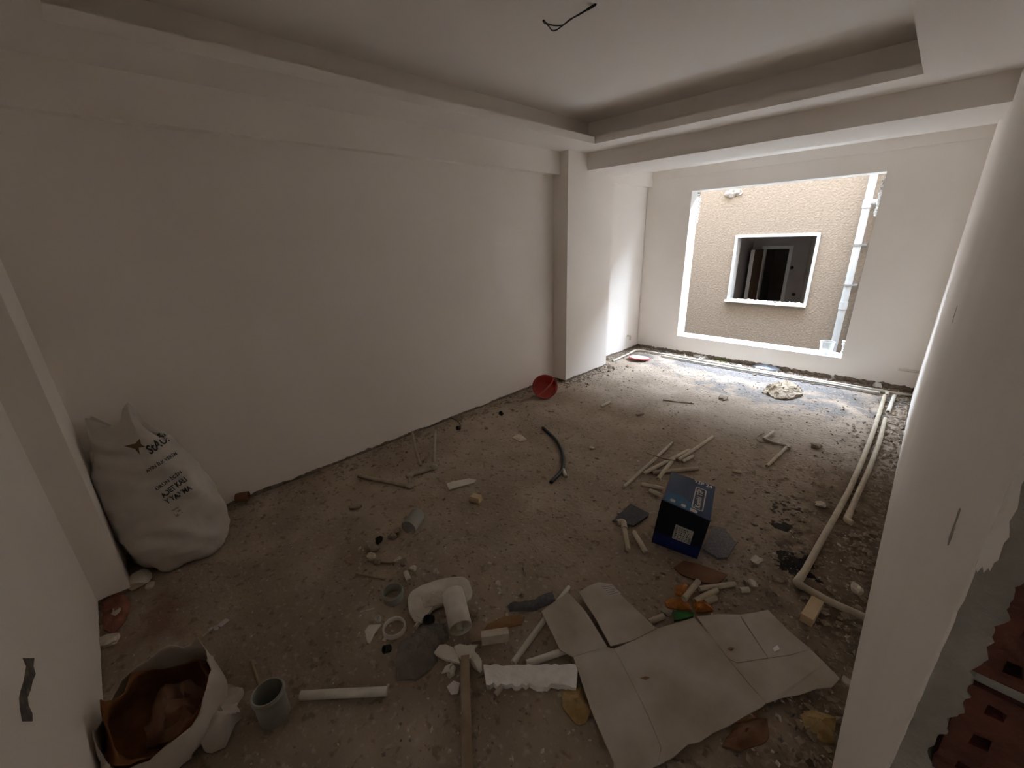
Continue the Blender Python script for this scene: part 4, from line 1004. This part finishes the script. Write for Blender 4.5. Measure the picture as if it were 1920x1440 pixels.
# --- red rubble by the left column foot
for k, (px, sz, lb) in enumerate([((262, 1090), (.12, .10, .05), 'pale plaster chunk at the foot of the near left column'), ((203, 1205), (.10, .06, .03), 'pale stick like chip above the torn bag by the wall'), ((220, 1150), (.05, .05, .03), 'small pale stone on the red rubble by the wall'), ((282, 1100), (.05, .04, .02), 'small pale chip right of the plaster chunk at the column')]):
    lumpy('plaster_chunk', lb, 'rubble', px, sz, 'stone', 140 + k, 2, k, .4)
heap('red_rubble', 'low reddish brick rubble by the left column foot', 'rubble', [(192, 1130), (225, 1112), (246, 1130), (240, 1160), (215, 1190), (192, 1180)], .012, .02, 'redrubble', 51, 0, 26)
mb = MB(); p = at(455, 932, .05); mb.tube([p + Vector((-.02, -.035, 0)), p + Vector((.02, .035, 0))], .036, 16, inner=.030)
tag(mb.build('pipe_ring', M['redboard'], smooth=40), 'dull reddish pipe ring at the left wall right of the sack', 'pipe')
# --- red bowl
p = at(1012, 745, 0); c = Vector((p.x + .03, p.y + .06, .10))
t = empty('red_bowl', (c.x, c.y, 0), 'red plastic bowl tipped on its side by the column', 'bowl')
R_ = Matrix.Rotation(.75, 3, 'Z') @ Matrix.Rotation(.85, 3, 'X')
mb = MB(); prof = [(a * 1.2, b * 1.2) for a, b in [(.004, -.075), (.05, -.072), (.085, -.05), (.105, -.015), (.112, .02), (.116, .022), (.109, -.016), (.088, -.046), (.05, -.067), (.004, -.070)]]
mb.lathe(prof, 32, c, R_); lo = min(v.z for v in mb.v); c.z -= lo - .002; mb = MB(); mb.lathe(prof, 32, c, R_); mb.build('bowl', M['red'], t, smooth=50)
mb = MB(); mb.lathe([(.135, .021), (.150, .022), (.150, .029), (.135, .029), (.135, .021)], 32, c, R_); mb.build('rim', M['red'], t, smooth=40)
mb = MB(); mb.tube([c + R_ @ Vector(v) for v in ((-.08, -.11, .01), (.0, -.04, .02), (.08, .04, .022), (.11, .10, .026))], .008, 10); mb.build('handle', M['pinkrim'], t, smooth=50)
pipe('dark twig in front of the red bowl', [(981, 750), (1002, 742)], .006, 'wood', name='stick', cat='stick', hollow=False)
# --- by the window
p = at(1198, 674, 0); t = empty('round_lid', (p.x, p.y, 0), 'pale round lid with a red rim near the window corner', 'lid')
mb = MB(); R_ = Matrix.Rotation(-.10, 3, 'X'); mb.lathe([(.001, .026), (.13, .026), (.142, .022), (.142, .014), (.001, .014)], 32, (p.x, p.y, .012), R_); mb.build('disc', M['lid'], t, smooth=40)
mb = MB(); mb.lathe([(.142, .004), (.152, .006), (.152, .024), (.143, .026), (.142, .004)], 32, (p.x, p.y, .012), R_); mb.build('rim', M['pinkrim'], t, smooth=40)
heap('foil_sheet', 'pale blue plastic sheet by the pipes under the window', 'sheet', [(1410, 686), (1430, 682), (1448, 683), (1470, 692), (1462, 696), (1440, 694), (1420, 691)], .045, .010, 'bluesheet', 61, 0, 20, rings=5)
heap('sand_pile', 'small pale sand pile at the edge of the window light', 'sand', [(1428, 736), (1445, 722), (1470, 714), (1500, 728), (1505, 742), (1480, 750), (1455, 748)], .016, .034, 'sand', 62, 0, 26, rings=8)
lumpy('stone', 'squat white stone under the right end of the window', 'stone', (1565, 709), (.11, .09, .07), 'foam', 5, 2, .3)
heap('stone', 'long white slab stone near the right wall under the window', 'stone', [(1622, 710), (1632, 708), (1655, 722), (1654, 728), (1640, 726)], .06, .012, 'foam', 63, 0, 20, rings=5, power=4)
heap('moss_clump', 'green moss strip at the foot of the window wall', 'moss', [(1334, 672), (1360, 668), (1378, 673), (1377, 679), (1350, 677)], .03, .01, 'moss', 64, 0, 26, rings=5)
heap('rubble_heap', 'pale crumb heap against the window wall left of the moss', 'rubble', [(1300, 668), (1306, 658), (1320, 664), (1332, 671), (1318, 673)], .035, .03, 'foam', 65, 0, 30, rings=5)
# white bucket on the sill
p = Vector((-.765, YW + .13, WZ0 + .005)); t = empty('white_bucket', p, 'cloudy white plastic tub on the right end of the window sill', 'bucket')
mb = MB(); mb.lathe([(.001, 0), (.066, 0), (.075, .15), (.080, .15), (.080, .158), (.072, .158), (.063, .004), (.001, .004)], 24, p); mb.build('tub', M['clear'], t, smooth=40)
mb = MB(); mb.heap([(p.x + .05 * math.cos(k * .6283), p.y + .05 * math.sin(k * .6283), p.z + .006) for k in range(10)], .05, .015, 6, 5, p.z + .006, 40); mb.build('plaster_residue', M['foam'], t)
# --- floor pipes
def floor_pipe(label, pxs, r, m, elbows=(), extra=None):
    pts = [at(x, y, r + .004) for x, y in pxs]; t = empty('floor_pipe', (pts[0].x, pts[0].y, 0), label, 'pipe')
    mb = MB(); mb.tube(pts, r, 16, inner=r * .7); mb.build('pipe_run', M[m], t, smooth=40)
    for e in elbows:
        mb = MB(); mb.tube(bent([at(x, y, r + .004) for x, y in e], .03, 5), r * 1.16, 16); mb.build('elbow', M[m], t, smooth=40)
    if extra:
        mb = MB(); mb.tube([at(x, y, r + .002) for x, y in extra], r, 16); mb.build('pipe_run', M[m], t, smooth=40)
    return t
floor_pipe('longer of the two supply pipes along the right wall, with elbow into the wall', [(1659, 742), (1640, 802), (1617, 863), (1592, 920), (1566, 968), (1537, 1019), (1509, 1071), (1497, 1086)], .0175, 'ppr', [[(1504, 1078), (1493, 1094), (1507, 1101)]], [(1500, 1097), (1560, 1130), (1621, 1157)])
floor_pipe('shorter supply pipe beside the long one along the right wall', [(1660, 785), (1649, 828), (1630, 879), (1608, 927), (1590, 968)], .0165, 'ppr', [[(1594, 960), (1587, 975), (1598, 981)]])
floor_pipe('white pipe end between the supply pipes and the window pipes', [(1677, 742), (1665, 772)], .0165, 'pprw')
floor_pipe('white pipe running along the window wall floor, nearer the wall', [(1196, 656), (1237, 663), (1339, 680), (1436, 698), (1549, 716), (1661, 734), (1712, 742)], .0150, 'pprw', [[(1650, 733), (1664, 735), (1663, 741)]])
floor_pipe('white pipe running along the window wall floor, farther from the wall', [(1240, 667), (1339, 685), (1455, 704), (1560, 721), (1650, 737)], .0150, 'pprw')
floor_pipe('short white pipe in the window corner leading to the left wall', [(1149, 677), (1186, 660)], .0150, 'pprw', [[(1180, 663), (1190, 657), (1198, 657)]])
p = atX(1186, 628, XL + .03); mb = MB(); mb.tube(bent([(XL - .02, p.y - .1, p.z), (XL + .05, p.y - .1, p.z), (XL + .05, p.y - .1, p.z - .06)], .02, 5), .014, 12, inner=.010)
tag(mb.build('pipe_outlet', M['pprw'], smooth=40), 'white pipe outlet low on the left wall by the window corner', 'pipe')
p = atY(1700, 695, YW - .02); mb = MB(); mb.tube([(p.x - .07, YW - .015, p.z), (p.x + .10, YW - .015, p.z)], .012, 12, inner=.008)
tag(mb.build('pipe_outlet', M['pprw'], smooth=40), 'pale pipe stub on the window wall near the right wall', 'pipe')
# --- ceiling cable
t = empty('ceiling_cable', at(1112, 10, ZC), 'thin black lamp cable hanging from the ceiling tray', 'cable')
pa = at(1117, 8, ZC - .002); pe = at(1019, 39, ZC - .10)
def cable(pts, r=.0035):
    mb = MB(); o = []
    for i in range(len(pts) - 1): o += [pts[i].lerp(pts[i + 1], k / 3) for k in range(3)]
    o.append(pts[-1]); o = [o[0]] + [(o[i - 1] + o[i] * 2 + o[i + 1]) / 4 for i in range(1, len(o) - 1)] + [o[-1]]
    mb.tube(o, r, 8); return mb
cable([pa, at(1085, 27, ZC - .03), at(1075, 33, ZC - .05), at(1056, 47, ZC - .09), at(1043, 57, ZC - .11), at(1035, 58, ZC - .115), at(1028, 48, ZC - .11), pe]).build('wire', M['wire'], t, smooth=60)
cable([pa + Vector((.005, 0, 0)), at(1088, 27, ZC - .03), at(1068, 36, ZC - .055), at(1056, 48, ZC - .085), at(1038, 48, ZC - .09), at(1026, 45, ZC - .095), pe + Vector((0, .004, 0))]).build('wire', M['wire'], t, smooth=60)
cable([pa, at(1108, 14, ZC - .012), at(1101, 18, ZC - .018)], .007).build('sleeve', M['dark'], t, smooth=60)
cable([pe, at(1022, 43, ZC - .10)], .006).build('end_cap', M['dark'], t, smooth=60)

# ------------------------------------------------------------------ loose grit, in four sorts
def grit(name, label, m, n, seed, sizes, dens):
    rr = random.Random(seed); mb = MB(); k = 0; tries = 0
    base = [Vector(v) for v in ((1, 0, 0), (-1, 0, 0), (0, 1, 0), (0, -1, 0), (0, 0, 1), (0, 0, -.6))]
    F_ = [(0, 2, 4), (2, 1, 4), (1, 3, 4), (3, 0, 4), (2, 0, 5), (1, 2, 5), (3, 1, 5), (0, 3, 5)]
    while k < n and tries < n * 60:
        tries += 1
        x, y = rr.uniform(XL + .01, XR - .005), rr.uniform(-.40, YW - .01)
        if CX > x and CY0 < y < CY1: continue
        if rr.random() > dens(x, y): continue
        s_ = rr.uniform(*sizes) * (1 + 1.2 * (rr.random() ** 6)); R_ = Matrix.Rotation(rr.uniform(0, 6.28), 3, 'Z')
        fl = (rr.uniform(.6, 1.6), rr.uniform(.5, 1.1), rr.uniform(.35, .8))
        mb.add([Vector((x, y, s_ * .2 - .002)) + R_ @ Vector((v.x * s_ * fl[0] * rr.uniform(.7, 1.2), v.y * s_ * fl[1] * rr.uniform(.7, 1.2), v.z * s_ * fl[2] * rr.uniform(.7, 1.2))) for v in base], F_); k += 1
    o = mb.build(name, M[m], FLOOR); o['label'] = label; o['kind'] = 'stuff'
def d_edge(x, y):
    d = min(x - XL, YW - y, abs(XR - x) * .9 + .0)
    if CY0 - .1 < y < CY1 + .1: d = min(d, max(0, x - CX))
    return math.exp(-max(0, d) / .10)
def d_right(x, y): return max(0, min(1, (x + .55) / .45)) * (1 if y < 5.2 else .4)
def d_clu(x, y):
    v = 0
    for cx_, cy_, r_ in ((-1.35, .85, .35), (-.35, 1.9, .35), (-.05, 1.5, .25), (-1.1, .75, .3), (-1.6, 1.0, .3), (-.4, 2.4, .5), (-.1, 1.0, .3)):
        v = max(v, math.exp(-((x - cx_) ** 2 + (y - cy_) ** 2) / (2 * r_ * r_)))
    return v
patch = lambda x, y: .5 + .9 * noise.noise(Vector((x * 2.3, y * 2.3, 4)))
grit('wall_foot_rubble', 'brown rubble grains along the foot of the walls', 'rubble', 2600, 1, (.006, .020), lambda x, y: min(1, d_edge(x, y) * 1.1))
grit('pale_grit', 'pale plaster crumbs scattered over the floor', 'stone', 2000, 2, (.003, .008), lambda x, y: min(1, .08 + .45 * d_clu(x, y) + .18 * d_right(x, y) + .45 * d_edge(x, y) + .25 * (y > 5.0)) * max(0, patch(x, y)))
grit('dark_grit', 'dark soil crumbs on the right side of the floor', 'cement', 1500, 3, (.003, .009), lambda x, y: min(1, .05 + .6 * d_right(x, y) + .25 * d_clu(x, y)) * max(0, patch(x + 9, y)))
grit('brown_grit', 'brown gravel scattered thinly over the floor', 'rubble', 2400, 4, (.003, .010), lambda x, y: min(1, .12 + .4 * d_right(x, y) + .35 * d_clu(x, y)) * max(0, patch(x, y + 7)))
grit('sill_crumbs', 'pale crumbs strewn between pipes and window wall', 'foam', 260, 5, (.006, .016), lambda x, y: (1 if YW - .28 < y else 0))
# gouge in the back wall plaster
p = atY(52, 1295, YBK)
mb = MB(); rr = random.Random(2); ptsL, ptsR = [], []
for i in range(9):
    y_ = 1234 + 118 * i / 8; cx_ = 52 + 5 * math.sin(i * .9) - i * .6
    ptsL.append(atY(cx_ - rr.uniform(5, 9), y_, YBK + .0012)); ptsR.append(atY(cx_ + rr.uniform(7, 13), y_, YBK + .0012))
q = ptsL + ptsR[::-1]; n = len(q); tr = tessellate_polygon([q])
mb.add(q + [v - Vector((0, .003, 0)) for v in q], [tuple(x) for x in tr] + [(i, (i + 1) % n, (i + 1) % n + n, i + n) for i in range(n)])
struct('gouge', mb, mat('dark_gouge', (.075, .065, .055), .95, (.18, .16, .14), 40), wb)
